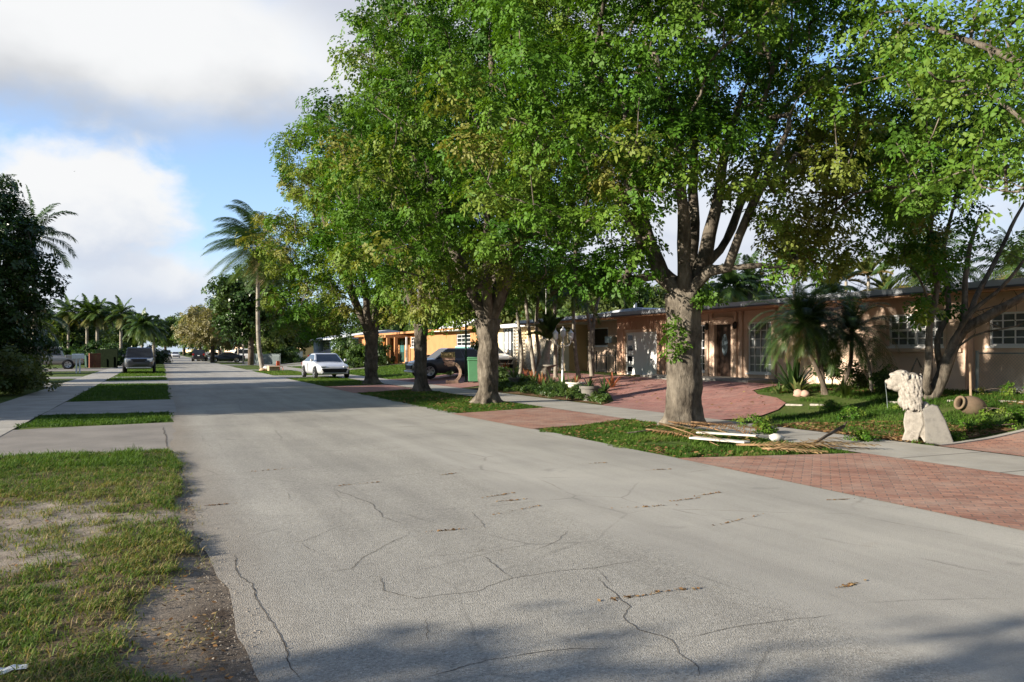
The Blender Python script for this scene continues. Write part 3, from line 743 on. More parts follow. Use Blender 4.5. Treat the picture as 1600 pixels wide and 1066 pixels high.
# ------------------------------------------------------------------ leaves and broadleaf trees
def nrm(a): return a / np.maximum(np.linalg.norm(a, axis=-1, keepdims=True), 1e-9)
def leaf_cloud(C, rad, nros, nleaf, size, tint, rng, flat=.62, width=.6, spread=1.0, droop=.0, upb=.7):
    """rosettes of leaves in a puff round every centre; C (n,3), rad (n,), tint (n,)"""
    n = len(C); tot = n * nros
    c = np.repeat(C, nros, 0); r = np.repeat(rad, nros); t = np.repeat(tint, nros)
    d = nrm(rng.normal(size=(tot, 3))); rr = rng.random(tot) ** .45
    off = d * rr[:, None] * r[:, None]; off[:, 2] *= flat
    up = nrm(d * .95 + np.array([0, 0, upb]) + rng.normal(size=(tot, 3)) * .25)
    P = c + off
    a = nrm(np.cross(up, rng.normal(size=(tot, 3)))); b = np.cross(up, a)
    T = tot * nleaf
    P = np.repeat(P, nleaf, 0); up = np.repeat(up, nleaf, 0); a = np.repeat(a, nleaf, 0); b = np.repeat(b, nleaf, 0); t = np.repeat(t, nleaf)
    ph = np.tile(np.arange(nleaf) * 2 * np.pi / nleaf, tot) + rng.random(T) * .9
    tilt = rng.random(T) * .75 - .2
    rd = a * np.cos(ph)[:, None] + b * np.sin(ph)[:, None]
    dr = nrm(rd * np.cos(tilt)[:, None] + up * np.sin(tilt)[:, None] + np.array([0, 0, -droop]))
    sd = nrm(np.cross(up, dr)); L = size * (.65 + .7 * rng.random(T)); w = L * width * .5
    base = P + dr * (.25 * L * spread)[:, None]
    mid = base + dr * (L * .55)[:, None]; nn = np.cross(dr, sd) * (L * .12)[:, None]
    v = np.stack([base, mid + sd * w[:, None] + nn, base + dr * L[:, None] - np.array([0, 0, .12]) * L[:, None], mid - sd * w[:, None] + nn], 1)
    tt = np.clip(t + (rng.random(T) - .5) * .12, 0, 1)
    return v.reshape(-1, 3), tt
def quads(v):
    i = np.arange(len(v) // 4) * 4
    return np.stack([i, i + 1, i + 2, i + 3], -1)

class Skel:
    def __init__(s): s.P = []; s.par = []; s.fix = []
    def add(s, p, par, r=0): s.P.append(np.array(p, float)); s.par.append(par); s.fix.append(r); return len(s.P) - 1
    def limb(s, start, pts, r0, r1, step=.35):
        pts = [np.array(p, float) for p in pts]; prev = start; A = s.P[start]
        seq = [A] + pts; tot = sum(np.linalg.norm(seq[i + 1] - seq[i]) for i in range(len(seq) - 1)); acc = 0
        for i in range(len(seq) - 1):
            L = np.linalg.norm(seq[i + 1] - seq[i]); n = max(1, int(L / step))
            p_1 = seq[max(i - 1, 0)]; p2 = seq[i]; p3 = seq[i + 1]; p4 = seq[min(i + 2, len(seq) - 1)]
            for k in range(1, n + 1):
                t = k / n
                q = .5 * ((2 * p2) + (-p_1 + p3) * t + (2 * p_1 - 5 * p2 + 4 * p3 - p4) * t * t + (-p_1 + 3 * p2 - 3 * p3 + p4) * t ** 3)
                f = (acc + L * t) / tot
                q = q + np.array([mnoise.noise(Vector(q) * .9 + Vector((j * 7, 0, 0))) for j in range(3)]) * .09
                prev = s.add(q, prev, r0 + (r1 - r0) * f)
            acc += L
        return prev
    def grow(s, targets, rng, origin, step=.45, first=0):
        o = np.argsort(np.linalg.norm(targets - origin, axis=1))
        for i in o:
            t = targets[i]; A = np.array(s.P[first:]); d = np.linalg.norm(A - t, axis=1)
            pen = np.linalg.norm(A - origin, axis=1)
            j = int(np.argmin(d * 1.0 + pen * .12 + np.maximum(A[:, 2] - t[2], 0) * .6)) + first
            p = s.P[j]; L = np.linalg.norm(t - p); n = max(2, int(L / step)); prev = j
            pd = p - s.P[s.par[j]] if s.par[j] >= 0 else np.array([0, 0, 1.])
            c = p + nrm(pd) * L * .45
            for k in range(1, n + 1):
                u = k / n; q = (1 - u) ** 2 * p + 2 * u * (1 - u) * c + u * u * t
                q = q + rng.normal(size=3) * .05 * min(L, 1.5) * (u < 1)
                prev = s.add(q, prev)
    def mesh(s, mb, rtip=.012, ex=.5, kmax=.3, jit=.0, seed=0):
        n = len(s.P); ch = [[] for _ in range(n)]
        for i, p in enumerate(s.par):
            if p >= 0: ch[p].append(i)
        w = [0] * n
        for i in range(n - 1, -1, -1):
            w[i] = max(1, sum(w[c] for c in ch[i]))
        r = [max(min(rtip * w[i] ** ex, kmax), s.fix[i]) for i in range(n)]
        for i in range(n):
            if s.par[i] >= 0: r[i] = min(r[i], max(r[s.par[i]] * 1.0, rtip))
        starts = [(i, c) for i in range(n) for c in ch[i]]
        used = set()
        for i in range(n):
            if not ch[i]: continue
            main = max(ch[i], key=lambda c: (r[c], w[c]))
            for c in ch[i]:
                if c == main and s.par[i] >= 0: continue
                chain = [i, c]
                while ch[chain[-1]]:
                    k = chain[-1]; chain.append(max(ch[k], key=lambda c: (r[c], w[c])))
                rr = [r[c]] + [r[k] for k in chain[1:]]
                big = rr[1]
                mb.tube([s.P[k] for k in chain], rr, 14 if big > .14 else 9 if big > .07 else 6 if big > .03 else 4, cap=big > .03, jit=jit if big > .05 else 0, seed=seed)

def trunk_mesh(mb, H, r0, rtop, flare, rng_seed, lean=(0, 0), n=44, rings=60, lobes=7, burl=.05, topspread=1.25):
    vs = []
    for i in range(rings + 1):
        t = i / rings; z = -.06 + t * (H + .06)
        r = r0 + (rtop - r0) * t + flare * math.exp(-max(z, 0) / .22) + max(0, t - .8) * 5 * (topspread - 1) * rtop
        cx, cy = lean[0] * t * t, lean[1] * t * t
        for k in range(n):
            a = 2 * math.pi * k / n; d = Vector((math.cos(a), math.sin(a), 0))
            lob = math.cos(a * lobes / 2 + rng_seed + z * .25) * .5 + math.cos(a * lobes + rng_seed * 2.3) * .5
            q = 1 + lob * (.028 + .30 * math.exp(-max(z, 0) / .16)) * (1 if z < H * .8 else .7)
            p3 = Vector((d.x * r0 * 2.2, d.y * r0 * 2.2, z * 1.1)) + Vector((rng_seed * 3, 0, 0))
            q += burl * 1.5 * mnoise.noise(p3 * 1.6) + burl * mnoise.noise(p3 * 4.2) + burl * .45 * mnoise.noise(p3 * 11)
            vs.append((cx + d.x * r * q, cy + d.y * r * q, z))
    fs = [(i * n + k, i * n + (k + 1) % n, (i + 1) * n + (k + 1) % n, (i + 1) * n + k) for i in range(rings) for k in range(n)]
    fs.append(tuple(rings * n + k for k in range(n)))
    mb.add(vs, fs)

def pick(lobes, n, rng, mind, shell=.55, cut=None):
    """clump centres spread through a union of ellipsoids, denser near their surface"""
    V = np.array([l[3] * l[4] * l[5] for l in lobes]) ** .75; V = V / V.sum(); out = []
    tries = 0
    while len(out) < n and tries < n * 60:
        tries += 1
        l = lobes[rng.choice(len(lobes), p=V)]
        d = nrm(rng.normal(size=3)); r = shell + (1 - shell) * rng.random() ** .6 if rng.random() < .8 else rng.random()
        p = np.array(l[:3]) + d * r * np.array(l[3:6])
        if cut is not None and not cut(p): continue
        if out and np.min(np.linalg.norm(np.array(out) - p, axis=1)) < mind: continue
        out.append(p)
    return np.array(out)

def shade_tree(name, label, loc, H, limbs, lobes, nclump, seed, r0=.36, rtop=.33, flare=.17, crad=(.55, .95), nros=34, nleaf=7, lsize=.115, rz=0, group=None, cat='tree',
               lmat='leaf', bmat='bark', mind=.75, tb=.42, tv=.5, flush=.2, lean=(0, 0), extra=None, cut=None, flat=.62, burl=.05, droop=0, rtip=.013):
    rg = np.random.default_rng(seed)
    root = thing(name, label, cat, loc, rz, group)
    mb = MB(); trunk_mesh(mb, H, r0, rtop, flare, seed, lean, burl=burl)
    s = Skel(); b = s.add((0, 0, H * .5), -1, rtop * .6); f = s.add((lean[0], lean[1], H * .86), b, rtop * .6)
    for pts, ra, rb in limbs: s.limb(f, pts, ra, rb)
    T = pick(lobes, nclump, rg, mind, cut=cut)
    if extra is not None: T = np.concatenate([T, np.array(extra)])
    s.grow(T, rg, np.array([0, 0, H]), first=2)
    s.mesh(mb, rtip, .5, .22, .22, seed)
    mb.build('trunk', M[bmat], root, smooth=True)
    rad = crad[0] + (crad[1] - crad[0]) * rg.random(len(T))
    top = max(l[2] + l[5] for l in lobes)
    tint = tb + tv * (np.array([mnoise.noise(Vector(p) * .45 + Vector((seed, 0, 0))) for p in T])) + (rg.random(len(T)) - .5) * .22
    fl = np.array([mnoise.noise(Vector(p) * .33 + Vector((0, seed * 1.7, 0))) for p in T]); tint = np.where(fl > .5 - flush * 1.6, tint + .34, tint)
    v, t = leaf_cloud(T, rad, nros, nleaf, lsize, np.clip(tint, 0, 1), rg, flat=flat, droop=droop)
    # small sprays along the outer branches
    A = np.array(s.P[len(s.P) // 3:]); A = A[rg.random(len(A)) < .35]
    v2, t2 = leaf_cloud(A, np.full(len(A), .28), 4, nleaf, lsize, np.clip(tb + .1 * rg.normal(size=len(A)), 0, 1), rg)
    v = np.concatenate([v, v2]); t = np.concatenate([t, t2])
    np_mesh('crown', v, [quads(v)], M[lmat], root, tint=t)
    return root

TREES = [gp(1069, 665), gp(762, 630), gp(657, 612), gp(580, 600)]
# local frame: +x across to the houses, -x over the road, +y up the street
def limbset(rg, n, spread, top, r=(.19, .08), zf=1.0):
    out = []
    for i in range(n):
        a = 2 * math.pi * (i + rg.uniform(-.25, .25)) / n; k = rg.uniform(.75, 1.15)
        d = np.array([math.cos(a), math.sin(a), 0])
        h = top * rg.uniform(.85, 1.1)
        out.append(([d * .42 * k + [0, 0, 3.0], d * spread * .42 * k + [0, 0, 3.0 + (h - 3) * .35 * zf], d * spread * .8 * k + [0, 0, 3 + (h - 3) * .75]], r[0] * rg.uniform(.8, 1.1), r[1]))
    return out
def T1():
    z = dep(TREES[0]); o = TREES[0]
    def L(*pts): return [np.array(pp(px, py, z + dz) - o) for px, py, dz in pts]
    limbs = [(L((1062, 455, 0), (1035, 430, .2), (1000, 330, .5), (985, 230, .6), (975, 140, .8)), .21, .08),       # left, towards the road
             (L((1070, 440, -.2), (1072, 380, -.5), (1066, 290, -.9), (1050, 180, -1.2), (1020, 80, -1.6)), .16, .06),
             (L((1075, 440, .4), (1082, 350, .9), (1085, 250, 1.5), (1090, 130, 2.2)), .17, .06),
             (L((1080, 445, .1), (1100, 400, .2), (1118, 330, .3), (1128, 260, .4), (1160, 150, .2)), .18, .06),
             (L((1085, 450, -.3), (1110, 425, -.6), (1135, 420, -.9), (1152, 370, -1.1), (1180, 320, -1.2), (1235, 200, -1.5)), .135, .05),
             (L((1080, 440, .5), (1125, 390, 1.2), (1170, 300, 2.0), (1220, 180, 2.4), (1290, 110, 2.8)), .12, .045),
             (L((1060, 450, .6), (1020, 400, 1.4), (960, 300, 2.5), (930, 200, 3)), .13, .05)]
    lobes = [(-2.6, .3, 6.2, 2.6, 2.9, 2.3), (-1.2, -.6, 8.6, 3.4, 3.4, 2.6), (1.4, .6, 8.8, 3.4, 3.4, 2.6), (3.0, -1.0, 6.9, 2.2, 2.6, 1.9), (.3, 0, 11.2, 3.0, 3.0, 1.5), (-.6, 2.2, 7.2, 2.8, 2.2, 2.2), (-3.4, .8, 4.3, 1.1, 1.3, .9), (2.2, -3.0, 6.0, 1.6, 1.3, 1.6), (3.4,-2.4,4.9,1.0,1.0,1.0)]
    cut = lambda p: p[2] > 3.1 + .0 * p[0]
    ex = []
    for px, py, dz in [(870, 380, .5), (850, 330, .3), (900, 410, .2), (940, 420, .4), (960, 395, 0), (980, 440, -.3), (830, 290, .5), (910, 350, -.8), (1290, 360, -.4), (1260, 400, 0), (1300, 420, .3), (1235, 370, .5), (1330, 330, .2), (1250, 330, -.8), (1310, 290, -.6), (1340, 380, .6), (1210, 300, -.9), (1230, 260, -1), (1270, 250, -.6), (1310, 240, -.2), (1350, 250, .2), (1290, 210, -.5), (1330, 200, 0), (1370, 300, .3), (1390, 250, .5), (1280, 320, .2), (1300, 350, -.8), (1240, 400, -.5), (1270, 380, .6), (1320, 400, .1), (1350, 200, .4), (1390, 200, .8), (1400, 330, .5), (1290, 150, -.8), (1340, 140, -.2), (1380, 130, .4), (1430, 170, .6), (1430, 230, .4), (1020, 300, -2.4), (1060, 280, -2.6), (1100, 250, -2.6), (1150, 290, -2.4), (1005, 265, -2.2), (1180, 260, -2), (1130, 210, -2.6), (1060, 225, -2.8), (960, 330, -2), (1090, 190, -2.4), (1160, 220, -2.2), (1000, 390, -1), (1205, 340, -1.5), (1225, 375, -1), (1235, 420, -.8), (1180, 290, -2), (985, 350, -1.4), (1130, 310, 1.8), (1225, 350, 0), (960, 440, .3), (930, 450, .5), (900, 440, 0), (990, 410, -.6), (1020, 150, -2.2), (1050, 210, -2.5), (930, 120, -2)]:
        ex.append(np.array(pp(px, py, z + dz) - o))
    t = shade_tree('shade_tree', 'nearest big shade tree with thick knobbly trunk and leafy sprouts, frond pile at its foot', o, 2.75, limbs, lobes, 340, 11, r0=.355, rtop=.33, flare=.13, group='shade trees along the right verge', extra=ex, cut=cut, nros=66, lsize=.088, tb=.42, tv=.6, flush=.12, burl=.085, crad=(.42, .85), mind=.85)
    # leafy sprouts straight from the trunk
    rg = np.random.default_rng(5); C = []
    for px, py in [(1095, 462), (1105, 470), (1090, 475), (1112, 458), (1085, 468), (1100, 450), (1120, 470), (1050, 500), (1046, 515), (1045, 530), (1060, 520), (1055, 545), (1048, 555), (1065, 540)]:
        C.append(np.array(pp(px, py, z - .36) - o))
    for sl, tn in ((slice(0, 7), .35), (slice(7, 14), .5)):
        v, tt = leaf_cloud(np.array(C[sl]), np.full(7, .17), 9, 6, .085, np.full(7, tn), rg)
        np_mesh('sprout', v, [quads(v)], M['leaf_light'], t, tint=tt)
    return t
T1()
rgl = random.Random(4)
EX2 = [np.array(pp(px, py, dep(TREES[1]) + dz) - TREES[1]) for px, py, dz in [(690, 470, -.5), (715, 455, -1), (740, 440, -1.2), (790, 430, -1.4), (830, 440, -1), (865, 430, -.6), (890, 450, 0), (850, 400, -1.5), (700, 420, -1.5), (810, 400, -2), (760, 400, -2.2), (670, 440, 0), (880, 400, .5), (910, 430, 1), (720, 490, .5), (800, 460, .8)]]
LOB2 = [(-1.8, .2, 7.0, 3.6, 3.6, 2.6), (1.6, .4, 7.6, 3.4, 3.6, 2.6), (-.8, -.6, 10.4, 3.6, 3.6, 2.6), (.5, .5, 12.4, 2.8, 2.8, 1.6), (-3.2, -1.0, 5.0, 2.0, 2.2, 1.7), (0, -2.8, 5.6, 2.4, 1.6, 1.7), (-2.4, 2.2, 5.2, 1.6, 1.6, 1.6)]
shade_tree('shade_tree', 'dark forked shade tree behind the brick apron, left of the nearest trunk', TREES[1], 2.5, limbset(rgl, 6, 4.0, 10.5), LOB2, 340, 23, r0=.275, rtop=.30, flare=.18, group='shade trees along the right verge', nros=56, lsize=.10, tb=.45, tv=.6, flush=.16, cut=lambda p: p[2] > 2.6, burl=.11, crad=(.48, .92), mind=.9, extra=EX2)
LOB3 = [(-1.9, .2, 6.6, 3.5, 3.6, 2.6), (1.4, .4, 7.2, 3.4, 3.6, 2.6), (-1.0, -.4, 10.0, 3.5, 3.6, 2.6), (.3, .5, 12.2, 2.6, 2.8, 1.6), (-3.0, -.4, 3.7, 1.9, 2.2, 1.7), (-.6, -2.8, 4.2, 2.2, 1.6, 1.6), (-2.6, 2.2, 3.6, 1.8, 1.8, 1.6), (2.0, -1.6, 4.2, 1.6, 1.6, 1.4)]
t3 = shade_tree('shade_tree', 'shade tree with a pale two-legged trunk base, right of the silver sedan', TREES[3], 2.5, limbset(rgl, 6, 3.9, 10.5), LOB3, 330, 37, r0=.28, rtop=.30, flare=.20, group='shade trees along the right verge', nros=48, lsize=.112, tb=.52, tv=.55, flush=.20, cut=lambda p: p[2] > 1.9, burl=.12, crad=(.48, .92), mind=.9)
dup(t3, TREES[2], 2.1, 'shade tree with dark fluted trunk in front of the grey car', sc=(.80, .80, 1.06))
# near right tree whose boughs hang into the top right of the view
T0 = Vector((9.7, 3.9, 0))
ex = [np.array(pp(px, py, d) - T0) for px, py, d in [(1400, 60, 9.5), (1450, 110, 9), (1500, 150, 8.8), (1550, 90, 8.5), (1580, 170, 8.4), (1380, 20, 9.8), (1520, 40, 8.8), (1590, 30, 8.2), (1480, 60, 9.2), (1570, 240, 8.6), (1540, 200, 9.0), (1430, 20, 9.4), (1590, 300, 8.6), (1350, 60, 10), (1500, 0, 9), (1560, -20, 8.8), (1600, 110, 8), (1520, 270, 9.2)]]
shade_tree('shade_tree', 'light green boughs reaching into the top right corner', T0, 2.6, limbset(rgl, 5, 3.6, 9.5) + [([np.array((-.5, .5, 3.2)), np.array(pp(1600, 90, 8.2) - T0), np.array(pp(1520, 70, 8.8) - T0), np.array(pp(1420, 30, 9.5) - T0)], .07, .02), ([np.array((-.3, .6, 3.0)), np.array(pp(1610, 190, 8.3) - T0), np.array(pp(1540, 125, 8.9) - T0), np.array(pp(1480, 130, 9.1) - T0)], .05, .012)],
           [(0, 0, 8.2, 3.6, 3.4, 2.6), (1.5, -1, 6.8, 3, 3, 2), (0, 0, 10.5, 2.6, 2.6, 1.6), (.9, 3.5, 4.7, 1.7, 1.7, 1.1), (2.4, 3.2, 6.0, 1.8, 1.8, 1.3)], 215, 51, r0=.33, rtop=.32, group='shade trees along the right verge', extra=ex, crad=(.45, .75), nros=40, nleaf=6, lsize=.07, lmat='leaf_light', tb=.40, tv=.5, flush=.15, mind=.9, cut=lambda p: p[1] < 1.4 or p[2] > 6.5 or p[0] > -.3)
# ------------------------------------------------------------------ palms
def frond(out, rng, base, az, el, L, droop, nl, ll, lw, wind=(0, 0, 0), vee=.35, fall=.5, seg=12, t0=.12, tint=.4, twist=0):
    d = np.array([math.cos(az) * math.cos(el), math.sin(az) * math.cos(el), math.sin(el)]); p = np.array(base, float)
    pts = [p.copy()]; dirs = [d.copy()]
    for i in range(seg):
        t = i / seg
        p = p + d * L / seg; d = d + np.array([0, 0, -1.0]) * droop / seg * (.4 + 1.6 * t) + np.array(wind) / seg * (.3 + t); d = d / np.linalg.norm(d)
        pts.append(p.copy()); dirs.append(d.copy())
    pts, dirs = np.array(pts), np.array(dirs)
    # midrib as a thin flat strip
    up = np.array([0, 0, 1.0]); V = []; Q = []; Tn = []
    def addq(a, b, c, e, t):
        i = len(out['v']); out['v'] += [a, b, c, e]; out['q'].append((i, i + 1, i + 2, i + 3)); out['t'].append(t)
    rw = L * .011
    for i in range(seg):
        s = np.cross(dirs[i], up); s = s / max(np.linalg.norm(s), 1e-6); w0 = rw * (1 - i / seg * .8); w1 = rw * (1 - (i + 1) / seg * .8)
        addq(pts[i] - s * w0, pts[i] + s * w0, pts[i + 1] + s * w1, pts[i + 1] - s * w1, min(1, tint + .3))
    for k in range(nl):
        t = t0 + (1 - t0) * (k + rng.random() * .5) / nl
        x = t * seg; i = min(int(x), seg - 1); f = x - i
        c = pts[i] * (1 - f) + pts[i + 1] * f; dd = dirs[i] * (1 - f) + dirs[i + 1] * f
        s = np.cross(dd, up); s = s / max(np.linalg.norm(s), 1e-6); u2 = np.cross(s, dd)
        prof = max(.25, math.sin(math.pi * (.18 + t * .74)) ** .7)
        for sg in (-1, 1):
            fw = .45 + .75 * t + rng.normal() * .08
            l = s * sg + dd * fw + u2 * (vee + rng.normal() * .12) + np.array(wind) * .35
            l = l / np.linalg.norm(l); Lk = ll * prof * (.85 + .3 * rng.random())
            m = c + l * Lk * .5 - np.array([0, 0, fall * .12 * Lk]); e = c + l * Lk * .95 - np.array([0, 0, fall * .62 * Lk]) + np.array(wind) * Lk * .2
            nrm_ = np.cross(l, u2); nn = np.linalg.norm(nrm_); nrm_ = nrm_ / max(nn, 1e-6)
            w = dd * lw * .5
            tt = min(1, max(0, tint + rng.normal() * .08))
            addq(c - w * .6, c + w * .6, m + w, m - w, tt)
            addq(m - w, m + w, e + w * .15, e - w * .15, tt)
def new_out(): return {'v': [], 'q': [], 't': []}
def out_mesh(name, o, mat, parent): return np_mesh(name, np.array(o['v']), [np.array(o['q'])], M[mat], parent, tint=o['t'])
def ringed(mb, pts, r, n=10, k=None):
    """palm stem with leaf-scar rings"""
    P = [Vector(p) for p in pts]; path = []; rad = []
    tot = sum((P[i + 1] - P[i]).length for i in range(len(P) - 1)); m = k or max(14, int(tot * 6))
    for j in range(m * 2 + 1):
        t = j / (m * 2) * (len(P) - 1); i = min(int(t), len(P) - 2); f = t - i
        a, b, c, d = P[max(i - 1, 0)], P[i], P[i + 1], P[min(i + 2, len(P) - 1)]
        q = .5 * ((2 * b) + (c - a) * f + (2 * a - 5 * b + 4 * c - d) * f * f + (3 * b - a - 3 * c + d) * f ** 3)
        path.append(q); rr = r(j / (m * 2)) if callable(r) else r
        rad.append(rr * (1.05 if j % 2 else .97))
    mb.tube(path, rad, n)
def palm(name, label, loc, stems, fr, seed, group=None, rz=0, bark='bark_palm', shaft=0, wind=(0, 0, 0), dead=0, rad=.1, nuts=0, tint=.4, mat='frond', loc_sc=1):
    """stems: list of point lists (local); fr: dict of frond settings"""
    rg = np.random.default_rng(seed); root = thing(name, label, 'palm', loc, rz, group)
    for pts in stems:
        mb = MB(); ringed(mb, pts, rad if callable(rad) else (lambda t, r=rad: r * (1.25 - .35 * t + .35 * math.exp(-t * 14))))
        mb.build('trunk', M[bark], root, smooth=True)
        top = np.array(pts[-1], float); dr = np.array(pts[-1], float) - np.array(pts[-2], float); dr = dr / np.linalg.norm(dr)
        o = new_out(); n = fr['n']
        if shaft:
            ms = MB(); ms.tube([top, top + dr * shaft * .3, top + dr * shaft * .75, top + dr * shaft], [.09, .11, .08, .04], 9); ms.build('crownshaft', M['shaft'], root, smooth=True)
        for k in range(n):
            az = k * 2.39996 + rg.normal() * .15; u = k / max(1, n - 1)
            el = fr['el0'] + (fr['el1'] - fr['el0']) * u + rg.normal() * .1
            frond(o, rg, top + dr * shaft * .95, az, el, fr['L'] * (.8 + .3 * rg.random()), fr['droop'] * (.8 + .4 * rg.random()), fr['nl'], fr['ll'], fr['lw'], wind, fr.get('vee', .35), fr.get('fall', .5), tint=tint + .25 * (u < .25) * 1 - .1 * u + rg.normal() * .06, t0=fr.get('t0', .12))
        out_mesh('fronds', o, mat, root)
        if dead:
            o = new_out()
            for k in range(dead):
                frond(o, rg, top, rg.random() * 6.28, -.5 - .5 * rg.random(), fr['L'] * .8, .9, max(8, fr['nl'] // 2), fr['ll'] * .7, fr['lw'] * .7, wind, .0, 1.2, tint=.93)
            out_mesh('dead_fronds', o, mat, root)
        if nuts:
            for k in range(nuts):
                a = rg.random() * 6.28; mb = MB(); mb.ball(top + np.array([math.cos(a) * .28, math.sin(a) * .28, -.15 - .3 * rg.random()]), .12, 8, 6)
                mb.build('coconut', M['coco'], root, smooth=True)
    return root
M['shaft'] = surf('palm_crownshaft', (.13, .20, .06), .5, .2, 4, .05)
M['coco'] = surf('coconut_husk', (.20, .19, .06), .6, .2, 4, .05)
COCO = dict(n=26, el0=-.75, el1=1.35, L=3.6, droop=1.5, nl=62, ll=.85, lw=.045, vee=.05, fall=.95)
# coconut palm blown over towards the road
cz = gp(411, 579)
def loc_pts(base, pts, d): return [tuple(pp(px, py, d) - base) for px, py in pts]
zc = dep(cz)
palm('coconut_palm', 'tall leaning coconut palm by the road with fronds blown to the left', cz, [[(0, 0, -.05)] + loc_pts(cz, [(405, 545), (403, 500), (403, 440), (402, 385)], zc)], dict(COCO, n=40, L=4.3, ll=1.0, nl=80, lw=.045), 3, wind=(-1.5, .3, .2), dead=9, rad=.15, nuts=6, tint=.26)
# row of coconut palms far on the left
g = 'coconut palms behind the parked cars on the left'
def far_palm(px, ytop, ybase, L, seed, label, wind=(-.8, .15, .05), d=95, group=g, rad=.13, lean=0, dead=2, tint=.55, n=24):
    b = pp(px + lean, 552, d); b.z = gz(b.x); t = pp(px, ytop, d) - b
    return palm('coconut_palm', label, b, [[(0, 0, -.1), (t.x * .3, t.y * .3, t.z * .5), (t.x * .7, t.y * .7, t.z * .8), tuple(t)]], dict(COCO, n=n, L=L, ll=L * .24, nl=40, lw=.085), seed, group, wind=wind, dead=dead, rad=rad, tint=tint)
fa = far_palm(107, 488, 520, 2.3, 21, 'leftmost of the coconut palms rising behind the silver pickup')
for px, yt, lb, rz in ((136, 489, 'second coconut palm from the left behind the silver pickup', 1.1), (152, 491, 'third of the coconut palms in the far left row, its crown merged with its neighbour', 2.4), (189, 491, 'coconut palm rising just left of the parked black utility vehicle', .4)):
    b = pp(px, 552, 95); b.z = 0
    dup(fa, b, rz * .25, lb, sc=(1.15, 1.15, (pp(px, yt, 95).z) / (pp(107, 488, 95).z)))
far_palm(222, 509, 540, 2.4, 31, 'low bushy palm above the roof of the parked black utility vehicle', d=88, wind=(0, 0, 0), tint=.3, n=34, group=None, dead=0)
far_palm(240, 514, 540, 2.1, 33, 'drooping green palm beside the road right of the black utility vehicle', d=92, wind=(.1, 0, 0), tint=.34, n=34, group=None, dead=0)
# palm at the left border
b = pp(50, 560, 36); b.z = 0; t = pp(52, 392, 36) - b
palm('feather_palm', 'feather palm with arching fronds sticking out right of the dark tree', b, [[(0, 0, 0), (.1, 0, t.z * .5), tuple(t)]], dict(n=18, el0=-.3, el1=1.3, L=2.3, droop=1.5, nl=40, ll=.55, lw=.06, vee=.3, fall=.7), 41, rad=.1, shaft=.6, tint=.32)
b = pp(58, 565, 40); b.z = 0; t = pp(56, 500, 40) - b
palm('feather_palm', 'low dark palm under the dark tree at the left border', b, [[(0, 0, 0), (.1, 0, t.z * .5), tuple(t)]], dict(n=14, el0=-.5, el1=1.1, L=1.9, droop=1.7, nl=36, ll=.5, lw=.05, vee=.3, fall=.9), 42, rad=.09, tint=.25)
# two thin pale palms by the street
for (px, yt, yb, sd, lb) in ((372, 500, 566, 51, 'slim pale palm by the road, left of a pair'), (380, 498, 569, 52, 'slim pale palm by the road, right of a pair')):
    b = gp(px, yb); d = dep(b); t = pp(px - 3, yt, d) - b
    palm('slim_palm', lb, b, [[(0, 0, -.05), (0, 0, t.z * .5), tuple(t)]], dict(n=12, el0=-.2, el1=1.2, L=1.7, droop=1.8, nl=30, ll=.45, lw=.07, vee=.4, fall=.7), sd, 'slim palms by the road', bark='bark_pale', rad=.085, shaft=.5, tint=.45)
# palms in the planting bed before the second house
ADO = dict(n=11, el0=-.25, el1=1.25, L=1.75, droop=2.0, nl=44, ll=.50, lw=.05, vee=.45, fall=.55)
def bed_palm(base, tops, lb, seed, rad=.075, d=None, sh=.55, fr=ADO, mat='bark_palm'):
    b = gp(*base); z = dep(b) if d is None else d
    st = []
    for pts in tops: st.append([(0, 0, -.05)] + [tuple(pp(px, py, z + dz) - b) for px, py, dz in pts])
    return palm('garden_palm', lb, b, st, fr, seed, 'slender palms in the planting bed', rad=rad, shaft=sh, tint=.16, bark=mat)
bed_palm((812, 593), [[(815, 560, 0), (812, 520, 0), (806, 478, .1)]], 'slender palm stem before the lattice column', 61)
bed_palm((836, 592), [[(832, 560, 0), (826, 510, 0), (820, 460, 0)], [(842, 560, .2), (838, 510, .3), (842, 455, .3)]], 'twin-stemmed dark palm in front of the stone veneer wall', 62)
bed_palm((868, 590), [[(868, 560, 0), (867, 500, 0), (866, 450, 0)]], 'upright dark palm just left of the white lamp post', 63)
bed_palm((925, 588), [[(922, 550, 0), (920, 500, 0), (905, 440, -.2)], [(926, 550, .3), (928, 500, .4), (938, 455, .5)]], 'leaning palm pair in front of the dark wide window', 64)
bed_palm((905, 592), [[(900, 560, .0), (897, 520, 0), (896, 486, 0)]], 'short palm right of the white lamp post with a yellowing frond', 65)
# bottle palm: swollen pale trunk
b = gp(846, 601); z = dep(b); t = pp(858, 532, z) - b
palm('bottle_palm', 'short palm with swollen pale trunk beside the bird bath', b, [[(0, 0, -.05), (t.x * .25, t.y * .25, t.z * .3), (t.x * .6, t.y * .6, t.z * .7), tuple(t)]], dict(n=16, el0=.55, el1=1.45, L=1.15, droop=.8, nl=46, ll=.36, lw=.05, vee=.8, fall=.2), 71, rad=lambda q: .30 - .17 * q + .04 * math.sin(q * 6), bark='bark_pale', tint=.25)
